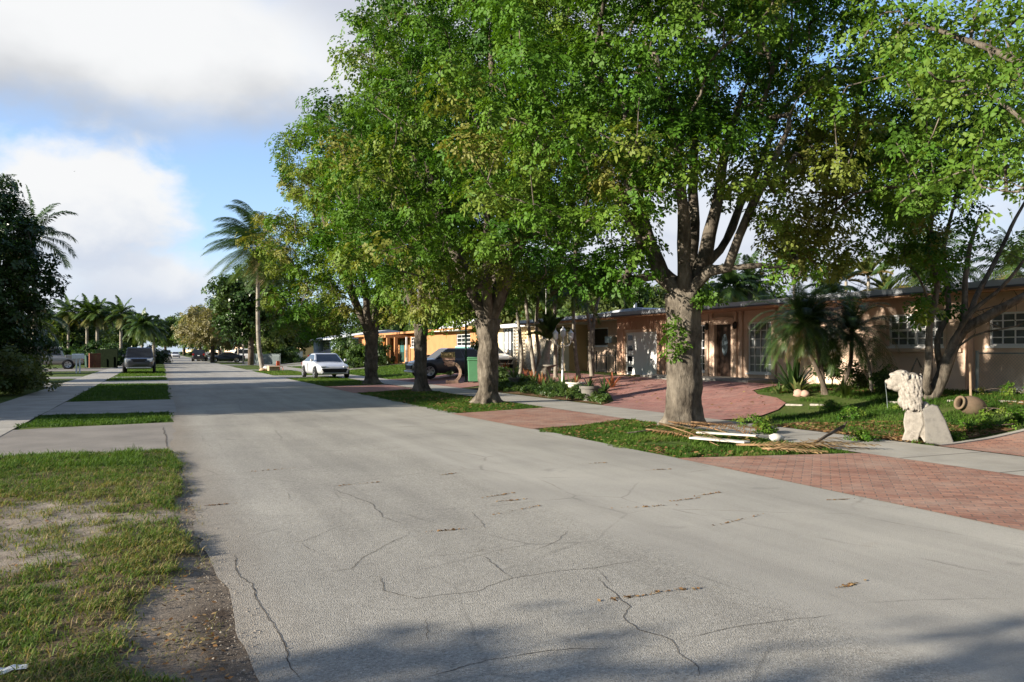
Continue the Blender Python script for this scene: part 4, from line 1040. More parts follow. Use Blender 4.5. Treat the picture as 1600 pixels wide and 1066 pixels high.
# pygmy date palms in front of the peach wall
PYG = dict(n=46, el0=-.55, el1=1.4, L=1.55, droop=1.7, nl=62, ll=.26, lw=.014, vee=.3, fall=.5)
b = gp(1292, 616); z = dep(b)
palm('pygmy_date_palm', 'bushy pygmy date palm beside the tall porch window', b, [[(0, 0, -.05)] + [tuple(pp(px, py, z + dz) - b) for px, py, dz in [(1280, 585, 0), (1262, 545, 0), (1252, 505, 0)]], [(0, .1, -.05)] + [tuple(pp(px, py, z + dz) - b) for px, py, dz in [(1284, 580, .3), (1278, 545, .4), (1276, 512, .5)]]], dict(PYG, n=60), 81, rad=.055, bark='bark_dark', tint=.06, dead=4, group='pygmy date palms by the peach house')
b = gp(1308, 612); z = dep(b)
palm('pygmy_date_palm', 'pygmy date palm with curved bare stem and a parasol of fine fronds', b, [[(0, 0, -.05)] + [tuple(pp(px, py, z) - b) for px, py in [(1322, 590), (1330, 560), (1331, 522)]]], dict(PYG, L=1.6, n=54), 82, rad=.05, bark='bark_dark', tint=.05, dead=3, group='pygmy date palms by the peach house')
b = gp(1362, 612); z = dep(b)
palm('pygmy_date_palm', 'thin curved palm stem leaning on the peach wall left of the lion', b, [[(0, 0, -.05)] + [tuple(pp(px, py, z) - b) for px, py in [(1360, 585), (1355, 560), (1343, 530), (1333, 520)]]], dict(PYG, n=12, L=1.1), 83, rad=.035, tint=.12, group='pygmy date palms by the peach house')
# palms behind the peach house
def back_palm(px, yt, d, L, seed, lb, name='feather_palm', n=22, tint=.3, dead=0, wind=(0, 0, 0), rad=.16, droop=1.5, fall=.8, ll=.26, gp_=None, shaft=0, el0=-.5):
    b = pp(px, 549, d); b.z = gz(b.x); t = pp(px, yt, d) - b
    return palm(name, lb, b, [[(0, 0, -.1), (0, 0, t.z * .5), tuple(t)]], dict(n=n, el0=el0, el1=1.3, L=L, droop=droop, nl=40, ll=L * ll, lw=.075, vee=.3, fall=fall), seed, gp_, rad=rad, tint=tint, dead=dead, wind=wind, shaft=shaft)
back_palm(1140, 450, 44, 2.1, 91, 'left of two spreading palms above the porch roof')
back_palm(1172, 446, 46, 2.2, 92, 'right of two spreading palms above the porch roof')
back_palm(1241, 400, 52, 2.0, 93, 'tall thin palm with a brown skirt of dead fronds behind the roof', dead=9, rad=.10)
back_palm(1300, 462, 42, 2.0, 94, 'yellow-green palm peeping over the roof behind the pygmy palms', tint=.6)
back_palm(1450, 420, 46, 3.4, 95, 'broad feathery palm behind the roof, left of the multi-stemmed tree', n=34, tint=.36, droop=1.2)
back_palm(1590, 425, 46, 3.4, 96, 'palm behind the roof at the right border', n=28, tint=.5, droop=1.2)
FOX = dict(px=0)
for px, yt, sd, lb in ((1322, 418, 101, 'left of the yellow plume-like palms above the roof'), (1357, 412, 102, 'middle yellow plume-like palm above the roof'), (1385, 440, 103, 'lowest yellow plume-like palm above the roof')):
    b = pp(px, 549, 60); b.z = .5; t = pp(px, yt + 22, 60) - b
    rt = palm('foxtail_palm', lb, b, [[(0, 0, -.1), (0, 0, t.z * .5), tuple(t)]], dict(n=16, el0=.3, el1=1.45, L=2.0, droop=.8, nl=50, ll=.42, lw=.07, vee=1.0, fall=.1), sd, 'plume-like palms behind the roof', rad=.12, tint=.72)

# ------------------------------------------------------------------ background and left-hand trees
def bush_tree(name, label, loc, H, lobes, ncl, seed, mat='leaf_bg', lsize=.2, crad=(.6, 1.0), nros=14, nleaf=6, r0=.2, tb=.45, tv=.5, group=None, bark='bark_dark', mind=.7, cat='tree', cut=None, nl=5, top=None, flat=.7):
    rg = np.random.default_rng(seed); root = thing(name, label, cat, loc, 0, group); mb = MB()
    s = Skel(); a = s.add((0, 0, -.1), -1, r0 * 1.15); b = s.add((0, 0, H * .5), a, r0); f = s.add((.03, 0, H), b, r0 * .9)
    T = pick(lobes, ncl, rg, mind, cut=cut); s.grow(T, rg, np.array([0, 0, H]), .7, first=1); s.mesh(mb, .02, .5, r0 * .7, .1, seed)
    mb.build('trunk', M[bark], root, smooth=True)
    rad = crad[0] + (crad[1] - crad[0]) * rg.random(len(T))
    tint = tb + tv * np.array([mnoise.noise(Vector(p) * .5 + Vector((seed, 0, 0))) for p in T]) + .15 * (rg.random(len(T)) - .5)
    v, t = leaf_cloud(T, rad, nros, nleaf, lsize, np.clip(tint, 0, 1), rg, flat=flat)
    np_mesh('crown', v, [quads(v)], M[mat], root, tint=t)
    return root
# dark glossy tree at the left border
b = pp(-25, 560, 33); b.z = 0
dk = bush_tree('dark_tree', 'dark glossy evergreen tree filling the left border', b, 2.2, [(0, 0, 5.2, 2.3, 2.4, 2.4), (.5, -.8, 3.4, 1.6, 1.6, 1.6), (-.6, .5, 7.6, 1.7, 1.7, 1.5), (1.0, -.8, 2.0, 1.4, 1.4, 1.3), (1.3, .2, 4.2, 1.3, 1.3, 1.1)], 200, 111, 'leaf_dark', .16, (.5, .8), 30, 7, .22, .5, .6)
# trees left of the frame whose shade falls over the street
o2 = [c for c in bpy.data.objects if c.get('label', '').startswith('dark forked shade tree')][0]
gl = 'shade trees on the left verge'
sm = bush_tree('leafy_tree', 'low dense tree left of the view, first of the row shading the road', (-8.5, 23.9, 0), 1.3, [(0, 0, 2.9, 2.1, 2.2, 1.6), (.4, 1.2, 3.4, 1.6, 1.6, 1.4), (-.3, -1.0, 2.6, 1.6, 1.4, 1.3), (0, 0, 1.6, 2.0, 2.3, 1.1)], 130, 115, 'leaf_bg', .17, (.5, .8), 22, 6, .16, .35, .5, 'low trees in the left front yards')
for y, x, sc, rz, lb in ((22.8, -8.9, 1.0, .8, 'low dense tree left of the view, nearest the camera in the shading row'), (25.5, -9.2, (1, 1, 1.1), 5.0, 'low dense tree left of the view, just behind the first of the row'), (28.7, -9.0, (1, 1, 1.5), 1.3, 'tallest tree left of the view in the row shading the road'), (32.4, -9.0, (1, 1, 1.1), 2.3, 'last low tree left of the view in the row shading the road'), (36.5, -9.0, (.8, .8, 1.5), 2.7, 'slender tree at the left border behind the dark tree'), (27.0, -8.8, 1.0, 2.0, 'low dense tree left of the view, second of the row shading the road'), (30.4, -8.6, .95, 4.0, 'low dense tree left of the view, third of the row shading the road'), (47, -9.5, 1.0, 1.0, 'low dense tree beside the far left drive'), (64, -9.5, .9, 3.0, 'low dense tree in the left yard before the pickup')):
    dup(sm, (x, y, 0), rz, lb, None, sc)
dup(sm, (-9.2, -.7, 0), .7, 'wide low tree left of the camera, its shadow on the near road', None, (1.6, 1.6, .80))
# dark green tree behind the coconut palm
b = pp(392, 555, 84); b.z = .2
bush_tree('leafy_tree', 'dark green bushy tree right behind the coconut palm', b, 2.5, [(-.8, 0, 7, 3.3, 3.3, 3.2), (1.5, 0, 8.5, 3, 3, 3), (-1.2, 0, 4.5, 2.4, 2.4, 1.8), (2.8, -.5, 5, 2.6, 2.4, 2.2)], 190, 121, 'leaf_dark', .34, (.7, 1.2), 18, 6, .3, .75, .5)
b = pp(332, 556, 108); b.z = 0
bush_tree('tan_tree', 'round tree with tan half-bare crown near the far parked cars', b, 2.3, [(0, 0, 5.0, 4.2, 4.2, 2.6), (-2.2, 0, 3.9, 2.4, 2.4, 1.5), (2.4, 0, 3.6, 2.8, 2.8, 1.5)], 190, 131, 'leaf_tan', .26, (.7, 1.1), 12, 6, .28, .5, .4, bark='bark_dark') if M.setdefault('leaf_tan', leaf_mat('tan_leaf', [(0, (.11, .10, .04)), (.5, (.21, .19, .09)), (1, (.32, .29, .16))], trans=.3)) else 0
bgA = bush_tree('leafy_tree', 'bright green round tree at the far end of the road, right side', (8, 165, 0), 2.0, [(0, 0, 5.5, 4, 4, 3), (2, 1, 4.2, 3, 3, 2.2), (-2, -1, 4.5, 3, 3, 2.2)], 120, 141, 'leaf_bg', .42, (.8, 1.3), 15, 6, .3, .5, .5)
bgB = bush_tree('leafy_tree', 'yellow-green bushy tree behind the garage roof', pp(985, 549, 54) * 1, 1.6, [(0, 0, 3.6, 3.6, 3.6, 2.4), (2.4, 0, 3.2, 2.4, 2.4, 2.0), (-2.6, 0, 3.0, 2.4, 2.4, 1.9)], 130, 142, 'leaf_bg', .30, (.6, 1.0), 16, 6, .25, .78, .5)
bgB.location.z = .5
BG = [(bgA, (-7, 175, 0), 1.0, 'bright green tree at the far end of the road, left side', (1.1, 1.1, 1.0)), (bgA, (9, 215, 0), 2.0, 'small distant tree closing the end of the road on the right', 1.3), (bgA, (-10, 235, 0), 2.6, 'small distant tree closing the end of the road on the left', 1.3), (bgA, (1.5, 345, 0), 1.2, 'tree closing the vanishing point of the road, left', 1.7), (bgA, (8.5, 350, 0), 2.2, 'tree closing the vanishing point of the road, right', 1.9), (bgA, (15, 300, 0), .5, 'farthest tree in the gap at the end of the road', 2.0), (bgA, (-16, 300, 0), .9, 'farthest tree left of the road end', 2.0),
      (bgA, (8.5, 135, 0), 1.7, 'bright green tree left of the tan tree by the road', (.8, .8, .9)), (bgA, (-11, 112, 0), 1.9, 'green tree behind the far left palms', (.9, .9, .75)), (bgA, (-12.5, 140, 0), 2.3, 'distant tree behind the left palm row', (1.1, 1.1, .85)),
      (bgB, pp(900, 549, 62), .8, 'yellow-green tree behind the stone veneer house', (1.2, 1.2, 1.25)), (bgB, pp(1060, 549, 58), 2.1, 'yellow-green tree hidden behind the nearest trunk', (1.1, 1.1, 1.05)), (bgB, pp(790, 549, 74), 1.1, 'tree behind the cream house left of the planting bed', 1.6), (bgA, pp(700, 549, 100), 1.9, 'tree behind the white roof of the orange house', 1.0), (bgA, pp(600, 549, 110), 2.9, 'tree behind the orange house porch', 1.0), (bgA, pp(500, 549, 120), .9, 'tree between the far houses behind the silver sedan', 1.0),
      (bgB, pp(1200, 549, 64), .2, 'low yellow-green tree behind the porch roof', (1.1, 1.1, 1.0)), (bgB, pp(440, 549, 105), 1.0, 'yellow-green tree behind the grey picket fence', (1.2, 1.2, 1.1))]
for src, p, rz, lb, sc in BG:
    dup(src, (p[0], p[1], gz(p[0])), rz, lb, None, sc)
# multi-stemmed tree behind the lion
def multi():
    b = gp(1454, 624); z = dep(b); rg = np.random.default_rng(9)
    root = thing('multi_stemmed_tree', 'multi-stemmed tree with pale leaning stems behind the lion statue', 'tree', b)
    def L(*p): return [np.array(pp(px, py, z + dz) - b) for px, py, dz in p]
    s = Skel(); a = s.add((0, 0, -.1), -1, .18); f = s.add((.0, 0, .05), a, .16)
    for pts, r0, r1 in [(L((1470, 590, 0), (1488, 550, 0), (1505, 515, 0), (1540, 495, -.2), (1580, 470, -.3), (1640, 440, -.4)), .17, .07), (L((1478, 570, .1), (1500, 520, .2), (1508, 470, .3), (1510, 420, .4), (1530, 340, .4)), .12, .04), (L((1500, 520, .1), (1540, 440, .5), (1575, 370, .6), (1610, 300, .8)), .10, .03),
                        (L((1445, 600, -.1), (1450, 560, -.1), (1455, 510, 0), (1462, 450, 0), (1452, 380, 0), (1465, 280, .1)), .10, .035), (L((1452, 590, .2), (1456, 530, .3), (1448, 470, .3), (1425, 420, .2), (1400, 400, 0), (1372, 372, -.2)), .06, .012), (L((1470, 585, .3), (1466, 530, .4), (1480, 480, .5), (1475, 400, .6), (1495, 300, .8)), .09, .03),
                        (L((1505, 505, -.1), (1560, 450, -.3), (1610, 400, -.5)), .08, .03), (L((1500, 540, -.2), (1540, 520, -.5), (1590, 510, -.8), (1640, 480, -1)), .04, .012), (L((1430, 560, .2), (1418, 600, .1)), .03, .02)]:
        s.limb(f, pts, r0, r1, .25)
    T = []
    for px, py, w, h, n in [(1430, 330, 80, 70, 44), (1480, 240, 90, 80, 60), (1400, 250, 70, 70, 36), (1550, 240, 80, 80, 26), (1560, 120, 80, 60, 22), (1470, 420, 40, 40, 14), (1450, 480, 30, 30, 8), (1570, 170, 60, 60, 18), (1470, 140, 80, 60, 24), (1560, 380, 50, 50, 5), (1440, 390, 30, 20, 8)]:
        for _ in range(n): T.append(np.array(pp(px + rg.normal() * w * .5, py + rg.normal() * h * .5, z + rg.normal() * .7) - b))
    T = np.array(T); s.grow(T, rg, np.array([0, 0, 2.5]), .3, first=2)
    # bare twigs on the right
    for _ in range(46):
        T2 = np.array([np.array(pp(rg.uniform(1500, 1620), rg.uniform(330, 520), z + rg.normal() * .5) - b)]); s.grow(T2, rg, np.array([0, 0, 2.5]), .25, first=2)
    mb = MB(); s.mesh(mb, .0065, .5, .12, .12, 3); mb.build('trunk', M['bark'], root, smooth=True)
    v, t = leaf_cloud(T, .25 + .25 * rg.random(len(T)), 16, 6, .10, np.clip(.4 + .3 * rg.normal(size=len(T)), 0, 1), rg)
    np_mesh('crown', v, [quads(v)], M['leaf'], root, tint=t)
multi()

# ------------------------------------------------------------------ shrubs and bed plants
def strap_plant(name, label, loc, n, L, w, seed, tint=.4, tv=.2, arch=1.2, el=(.5, 1.4), group=None, mat='strap', cat='plant', rz=0):
    rg = np.random.default_rng(seed); root = thing(name, label, cat, loc, rz, group); V = []; Q = []; T = []
    for k in range(n):
        az = k * 2.4 + rg.normal() * .3; e = el[0] + (el[1] - el[0]) * k / n; d = np.array([math.cos(az) * math.cos(e), math.sin(az) * math.cos(e), math.sin(e)]); p = np.array([math.cos(az), math.sin(az), 0]) * w * .4
        s = np.array([-math.sin(az), math.cos(az), 0]); Lk = L * (.7 + .5 * rg.random()); t = np.clip(tint + tv * rg.normal(), 0, 1); prev = None
        for j in range(6):
            u = j / 5; ww = w * .5 * (1 - u ** 2.2) * (.6 + .8 * min(1, u * 3)) + .002
            i = len(V); V += [p - s * ww, p + s * ww]
            if prev is not None: Q.append((prev, prev + 1, i + 1, i)); T.append(t)
            prev = i; p = p + d * Lk / 5; d = d + np.array([0, 0, -arch * .2 * (u + .4)]); d = d / np.linalg.norm(d)
    np_mesh('leaves', np.array(V), [np.array(Q)], M[mat], root, tint=T)
    return root
def shrub(name, label, loc, r, h, ncl, seed, mat='leaf_bg', ls=.09, tb=.4, group=None, nros=16, cr=(.16, .28), rz=0, red=0):
    rg = np.random.default_rng(seed); root = thing(name, label, 'shrub', loc, rz, group)
    T = np.stack([rg.normal(size=ncl) * r * .5, rg.normal(size=ncl) * r * .5, h * (.15 + .8 * rg.random(ncl))], -1)
    k = np.hypot(T[:, 0], T[:, 1]) / r; T[:, 2] *= np.clip(1.1 - k * .5, .3, 1)
    s = Skel(); a = s.add((0, 0, -.03), -1, .02); s.add((0, 0, .08), a, .02); s.grow(T, rg, np.array([0, 0, 0]), .2)
    mb = MB(); s.mesh(mb, .006, .5, .03); mb.build('stems', M['bark_dark'], root, smooth=True)
    v, t = leaf_cloud(T, cr[0] + (cr[1] - cr[0]) * rg.random(ncl), nros, 6, ls, np.clip(tb + .2 * rg.normal(size=ncl), 0, 1), rg)
    np_mesh('foliage', v, [quads(v)], M[mat], root, tint=t)
    if red:
        v, t = leaf_cloud(T[:red] + [0, 0, .12], np.full(red, .09), 5, 5, .07, np.full(red, .5), rg); np_mesh('flowers', v, [quads(v)], M['petal'], root, tint=t)
    return root
# left border thicket
gS = 'shrubs at the left border'
sA = shrub('shrub', 'pale-flecked leafy shrub beside the left pavement', pp(22, 570, 33.5) * 1, .85, 1.9, 42, 201, 'leaf_bg', .11, .9, gS, 14, (.25, .4)); sA.location.z = 0
for px, d, rz, sc, lb in ((10, 33, 1, (1.1, 1.1, 1.5), 'tall dark shrub at the very left edge'), (20, 30, 2, (1.2, 1.2, .9), 'low shrub at the left edge nearest the camera'), (38, 36, 3, (.6, .6, .9), 'shrub hiding the nose of the silver pickup'), (-10, 28, 4, (1.4, 1.4, 1.2), 'shrub cut off by the left border'), (20, 40, 5, (1.3, 1.3, 1.9), 'tall thin-leaved shrub behind the left thicket')):
    q = pp(px, 560, d); dup(sA, (q.x, q.y, 0), rz, lb, None, sc)
for ch_px, lb, sd in ((50, 'strappy dry-tipped plant under the left thicket', 212),):
    q = pp(ch_px, 575, 33); strap_plant('strap_leaf_plant', lb, (q.x, q.y, 0), 22, .75, .07, sd, .45, .2)
# plants by the peach house
def PX_(px, py): return gp(px, py)
strap_plant('bromeliad', 'big dark bromeliad clump with upright leaves left of the pygmy palms', PX_(1240, 612), 34, .95, .11, 221, .12, .12, .5, (.5, 1.5))
strap_plant('bromeliad', 'yellow-striped bromeliad before the dark clump', PX_(1248, 616), 14, .5, .08, 222, .68, .1, .8, (.4, 1.4))
strap_plant('bromeliad', 'small bromeliad with brown tips by the end of the brick drive', PX_(1216, 615), 16, .45, .06, 223, .75, .15, 1.0, (.3, 1.3))
strap_plant('spider_plant', 'bright green spider plant tuft on the lawn before the curved palm stem', PX_(1320, 620), 60, .55, .022, 224, .55, .1, 1.6, (.3, 1.4), mat='grass')
shrub('shrub', 'tall thin-stemmed shrub between the bromeliads and the peach wall', PX_(1300, 606), .35, 1.4, 14, 225, 'leaf_bg', .09, .3)
shrub('shrub', 'small shrub against the peach wall between two palm stems', PX_(1340, 607), .25, .75, 9, 226, 'leaf_bg', .08, .3)
shrub('shrub', 'leafy shrub at the foot of the peach wall left of the lion', PX_(1385, 612), .4, .7, 16, 227, 'leaf_bg', .09, .25)
for i, (px, py, r, h, lb) in enumerate([(1420, 640, .3, .25, 'low weed clump left of the lion statue'), (1478, 690, .22, .2, 'weed clump at the foot of the leaning slab'), (1550, 668, .5, .2, 'spreading weed patch right of the lion statue'), (1180, 668, .35, .25, 'weed clump right of the nearest trunk'), (1195, 678, .25, .2, 'weed clump beside the white stone'), (1330, 655, .3, .25, 'weed clump on the bare lawn'), (1300, 640, .35, .2, 'weed patch near the edging stones'), (1590, 655, .5, .25, 'weed patch at the right border'), (1350, 690, .2, .22, 'seedling at the tip of the frond pile'), (1580, 620, .5, .35, 'weeds along the foot of the mesh fence')]):
    shrub('weed_clump', lb, PX_(px, py), r, h, 14, 240 + i, 'leaf', .045, .55, 'weed clumps in the grass', 10, (.08, .13))
# planting bed
for i, (px, py, lb, t) in enumerate([(812, 603, 'leafy crinum in front of the lattice column', .5), (862, 606, 'strappy green plants before the bottle palm', .35), (836, 604, 'strappy green plants right of the grey pot', .4), (880, 609, 'grassy clump at the foot of the white lamp post', .4), (893, 612, 'grassy clump before the white planter', .35), (945, 612, 'trailing plant at the right tip of the planting bed', .3), (850, 610, 'low grassy clump at the pavement side of the bed', .45)]):
    strap_plant('strap_leaf_plant', lb, PX_(px, py), 26, .62, .05, 260 + i, t, .15, 1.2, (.3, 1.4), 'strap-leaved plants in the planting bed')
for i, (px, py, lb) in enumerate([(823, 592, 'red-leaved bromeliad between palm stems'), (832, 594, 'red bromeliad beside the twin palm'), (790, 580, 'dark red shrub left of the lattice column'), (846, 604, 'red bromeliad under the bottle palm'), (955, 606, 'reddish plant spilling from the grey pot at the bed tip')]):
    strap_plant('red_bromeliad', lb, PX_(px, py), 18, .62, .09, 270 + i, .97, .04, .8, (.3, 1.4), 'red bromeliads in the planting bed')
def bed_cover():
    rg = np.random.default_rng(8); q = scatter(BED, 26, rg); q = q[(q[:, 0] > 11.82) & (fbm(q[:, 0] * 1.1, q[:, 1] * 1.1, 71, 4) > .42)]
    h = .08 + .26 * fbm(q[:, 0] * .9, q[:, 1] * .9, 72, 4) * rg.random(len(q)) ** .5; C = lift(q, 0) + np.column_stack([np.zeros((len(q), 2)), h])
    v, t = leaf_cloud(C, np.full(len(q), .13), 11, 6, .065, np.clip(.4 + .5 * (fbm(q[:, 0] * 1.6, q[:, 1] * 1.6, 73, 4) - .5) * 2, 0, 1), rg)
    tag(np_mesh('ground_cover', v, [quads(v)], M['leaf_bg'], tint=t), kind='stuff')
bed_cover()
shrub('shrub', 'green shrub under the lattice column', PX_(788, 598), .6, .7, 22, 281, 'leaf_bg', .1, .3)
# shrubs down the street
sB = shrub('shrub', 'round green shrub behind the grey picket fence', PX_(420, 566) * 1, 1.6, 2.3, 60, 291, 'leaf_bg', .2, .3, 'shrubs down the street', 14, (.4, .6))
for px, py, lb, sc in ((446, 568, 'reddish dark shrub right of the grey picket fence', 1.0), (395, 562, 'green shrub left of the grey picket fence', (1.1, 1.1, 1.2)), (303, 556, 'clipped green shrub beside the far dark utility vehicle', (1.0, 1.0, .9)), (560, 574, 'leafy shrub before the orange house', (.8, .8, 1.0)), (540, 572, 'shrub behind the black sedan', (.8, .8, 1.4)), (754, 580, 'yellow-green shrub behind the grey car', (.42, .42, 1.1)), (590, 572, 'thin shrub left of the orange porch', (.6, .6, 1.1)), (285, 553, 'far shrub at the right road edge', (1, 1, .7))):
    dup(sB, PX_(px, py), px * .1, lb, None, sc)
# low hedge masses far behind the left cars
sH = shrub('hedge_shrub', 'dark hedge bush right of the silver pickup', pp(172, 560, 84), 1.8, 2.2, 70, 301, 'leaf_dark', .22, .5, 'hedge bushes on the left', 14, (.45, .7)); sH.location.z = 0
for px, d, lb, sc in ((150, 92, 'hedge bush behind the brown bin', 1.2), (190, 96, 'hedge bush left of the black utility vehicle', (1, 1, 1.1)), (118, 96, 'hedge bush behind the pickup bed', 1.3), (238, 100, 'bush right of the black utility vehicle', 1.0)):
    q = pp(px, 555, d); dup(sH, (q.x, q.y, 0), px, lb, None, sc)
# ------------------------------------------------------------------ houses
def wallx(mb, X, ya, yb, z0, z1, ops=(), depth=.14):
    """wall facing the street (-X) with real openings"""
    ys = sorted({ya, yb, *[o[0] for o in ops], *[o[1] for o in ops]}); zs = sorted({z0, z1, *[o[2] for o in ops], *[o[3] for o in ops]})
    ys = [y for y in ys if ya <= y <= yb]; zs = [z for z in zs if z0 <= z <= z1]
    for i in range(len(ys) - 1):
        for j in range(len(zs) - 1):
            cy, cz = (ys[i] + ys[i + 1]) / 2, (zs[j] + zs[j + 1]) / 2
            if any(o[0] < cy < o[1] and o[2] < cz < o[3] for o in ops): continue
            mb.add([(X, ys[i], zs[j]), (X, ys[i + 1], zs[j]), (X, ys[i + 1], zs[j + 1]), (X, ys[i], zs[j + 1])], [(0, 3, 2, 1)])
    for a, b, c, d in ops:
        q = [(a, c), (b, c), (b, d), (a, d)]
        for k in range(4):
            (y0, w0), (y1, w1) = q[k], q[(k + 1) % 4]
            mb.add([(X, y0, w0), (X, y1, w1), (X + depth, y1, w1), (X + depth, y0, w0)], [(0, 1, 2, 3)])
def rect(px0, py0, px1, py1, X):
    pm = (px0 + px1) / 2
    return (yx(px1, X), yx(px0, X), zx(pm, py1, X), zx(pm, py0, X))
def window(root, X, op, cols, rows, glass_='glass', fw=.05, bw=.022, mid=None, mullions=(), frame='white', name='window'):
    a, b, c, d = op; off = root.location; xf = X + .05
    mb = MB()
    mb.box(xf, xf + .05, a, a + fw, c, d); mb.box(xf, xf + .05, b - fw, b, c, d)
    mb.box(xf + .002, xf + .048, a + fw, b - fw, c, c + fw); mb.box(xf + .002, xf + .048, a + fw, b - fw, d - fw, d)
    for m in mullions:
        y = a + (b - a) * m; mb.box(xf - .004, xf + .05, y - fw * .7, y + fw * .7, c + fw, d - fw)
    for i in range(1, cols): y = a + (b - a) * i / cols; mb.box(xf + .012, xf + .036, y - bw / 2, y + bw / 2, c + fw, d - fw)
    for j in range(1, rows):
        z = c + (d - c) * j / rows; w = bw if j != mid else bw * 2.4
        mb.box(xf + .010, xf + .034, a + fw, b - fw, z - w / 2, z + w / 2)
    # sill
    mb.box(X - .05, xf - .006, a - .05, b + .05, c - .06, c)
    w = mb.build(name, M[frame], root, off=off)
    p = MB().box(xf + .038, xf + .046, a + .01, b - .01, c + .01, d - .01).build('pane', M[glass_], w, off=off)
    return w
def box_part(root, name, mat, *bx, bevel=0, parent=None):
    mb = MB()
    for b in bx: mb.box(*b)
    return mb.build(name, M[mat], parent or root, off=root.location, bevel=bevel)

def house_peach():
    XA, XE, XR, XW = 19.2, 19.62, 19.45, 20.9
    root = thing('peach_house', 'long low peach stucco house with white garage door behind the nearest trunk', 'house', (19.2, 18, .5))
    G = .42; ZT = 3.12
    off = root.location
    yL, yE1, yE0, yC, yEnd = yx(965, XA), yx(1040, XA), yx(1216, XA), yx(1511, XA), 5.0
    yWing = yx(873, XW)
    garage = rect(977, 519, 1026, 592, XA); garage = (garage[0], garage[1], .52, garage[3])
    w1 = rect(1262, 512, 1308, 546, XA); w2 = rect(1388, 490, 1474, 541, XA); w3 = rect(1545, 486, 1668, 540, XR)
    tallw = rect(1168, 503, 1205, 583, XE); tallw2 = rect(1083, 508, 1101, 580, XE); door = rect(1118, 507, 1144, 590, XE)
    ww = rect(905, 513, 950, 541, XW)
    mb = MB()
    wallx(mb, XA, yE1, yL, G, ZT, [garage]); wallx(mb, XA, yC, yE0, G, ZT, [w1, w2]); wallx(mb, XR, yEnd, yC, G, ZT, [w3]); wallx(mb, XE, yE0, yE1, G, ZT, [tallw, tallw2, door])
    wallx(mb, XW, yL - .2, yWing, G, ZT, [ww])
    for X0, X1, y in ((XA, XE, yE1), (XA, XE, yE0), (XA, XW, yL), (XA, XR, yC), (XR, 29, yEnd), (XW, 29, yWing)):
        mb.add([(X0, y, G), (X1, y, G), (X1, y, ZT), (X0, y, ZT)], [(0, 1, 2, 3)])
    mb.add([(29, yEnd, G), (29, yWing, G), (29, yWing, ZT), (29, yEnd, ZT)], [(0, 1, 2, 3)])
    # dark rooms behind the openings
    mb.box(XE + .30, XE + .34, yEnd + .2, yE1 - .1, G + .02, ZT - .05)
    mb.build('wall', M['peach'], root, off=off)
    # vertical board panels, pilasters and door surround
    mb = MB()
    for a, b in ((965.5, 975.5), (1027.5, 1039)):
        mb.box(XA - .05, XA - .002, yx(b, XA), yx(a, XA), G, ZT - .02)
    mb.box(XA - .045, XA - .002, yx(1027.5, XA), yx(975.5, XA), garage[3] + .12, ZT - .02)
    for k in range(16):
        y = yx(976 + k * 3.3, XA); mb.box(XA - .058, XA - .0455, y - .02, y + .02, garage[3] + .13, ZT - .04)
    mb.build('board_panel', M['peach_dk'], root, off=off)
    for a, b in ((1104, 1109), (1111, 1115), (1149, 1153), (1157, 1162), (1208, 1214)):
        mb = MB(); mb.box(XE - .09, XE - .002, yx(b, XE), yx(a, XE), G + .16, ZT - .15); mb.box(XE - .12, XE - .001, yx(b, XE) - .03, yx(a, XE) + .03, ZT - .15, ZT - .03)
        mb.build('pilaster', M['peach'], root, off=off, bevel=.01)
    mb = MB(); a, b, c, d = door
    mb.box(XE - .07, XE - .002, a - .14, a, c - .03, d); mb.box(XE - .07, XE - .002, b, b + .14, c - .03, d); mb.box(XE - .07, XE - .002, a - .14, b + .14, d, d + .14)
    mb.prism([(a - .22, d + .14), (b + .22, d + .14), (b + .1, d + .24), ((a + b) / 2, d + .30), (a - .1, d + .24)], 'x', XE - .10, XE - .003)
    mb.build('door_surround', M['peach'], root, off=off, bevel=.008)
    dr = MB(); dr.box(XE + .06, XE + .10, a, b, c, d)
    for zz0, zz1 in ((c + .12, c + .62), (c + .72, d - .15)):
        dr.box(XE + .048, XE + .0595, a + .13, a + .17, zz0, zz1); dr.box(XE + .048, XE + .0595, b - .17, b - .13, zz0, zz1); dr.box(XE + .048, XE + .0595, a + .171, b - .171, zz0, zz0 + .04); dr.box(XE + .048, XE + .0595, a + .171, b - .171, zz1 - .04, zz1)
    do = dr.build('front_door', M['door_dk'], root, off=off)
    g_ = MB(); yc = (a + b) / 2
    g_.prism([(yc + .17 * math.cos(t * math.pi / 8), c + 1.25 + .42 * math.sin(t * math.pi / 8)) for t in range(16)], 'x', XE + .044, XE + .0592); g_.build('door_glass', M['glass_blue'], do, off=off)
    MB().tube([(XE + .03, a + .07, c + .95), (XE + .0, a + .07, c + 1.02), (XE + .03, a + .07, c + 1.10)], .012, 6).build('handle', M['rim'], do, off=off)
    # garage door with four square lights down its left side
    ga, gb, gc, gd = garage
    gm = MB(); gm.box(XA + .06, XA + .10, ga, gb, gc, gd)
    n = 4
    for k in range(1, n): z = gc + (gd - gc) * k / n; gm.box(XA + .054, XA + .0595, ga + .02, gb - .02, z - .008, z + .008)
    go = gm.build('garage_door', M['white'], root, off=off)
    for k in range(n):
        z0 = gc + (gd - gc) * (k + .26) / n; z1 = gc + (gd - gc) * (k + .74) / n
        MB().box(XA + .05, XA + .0595, gb - .52, gb - .14, z0, z1).build('door_light', M['glass'], go, off=off)
    window(root, XE, tallw, 4, 6, 'glass_mid', .05, .024, mid=3); window(root, XE, tallw2, 3, 6, 'glass', .05, .024, mid=3)
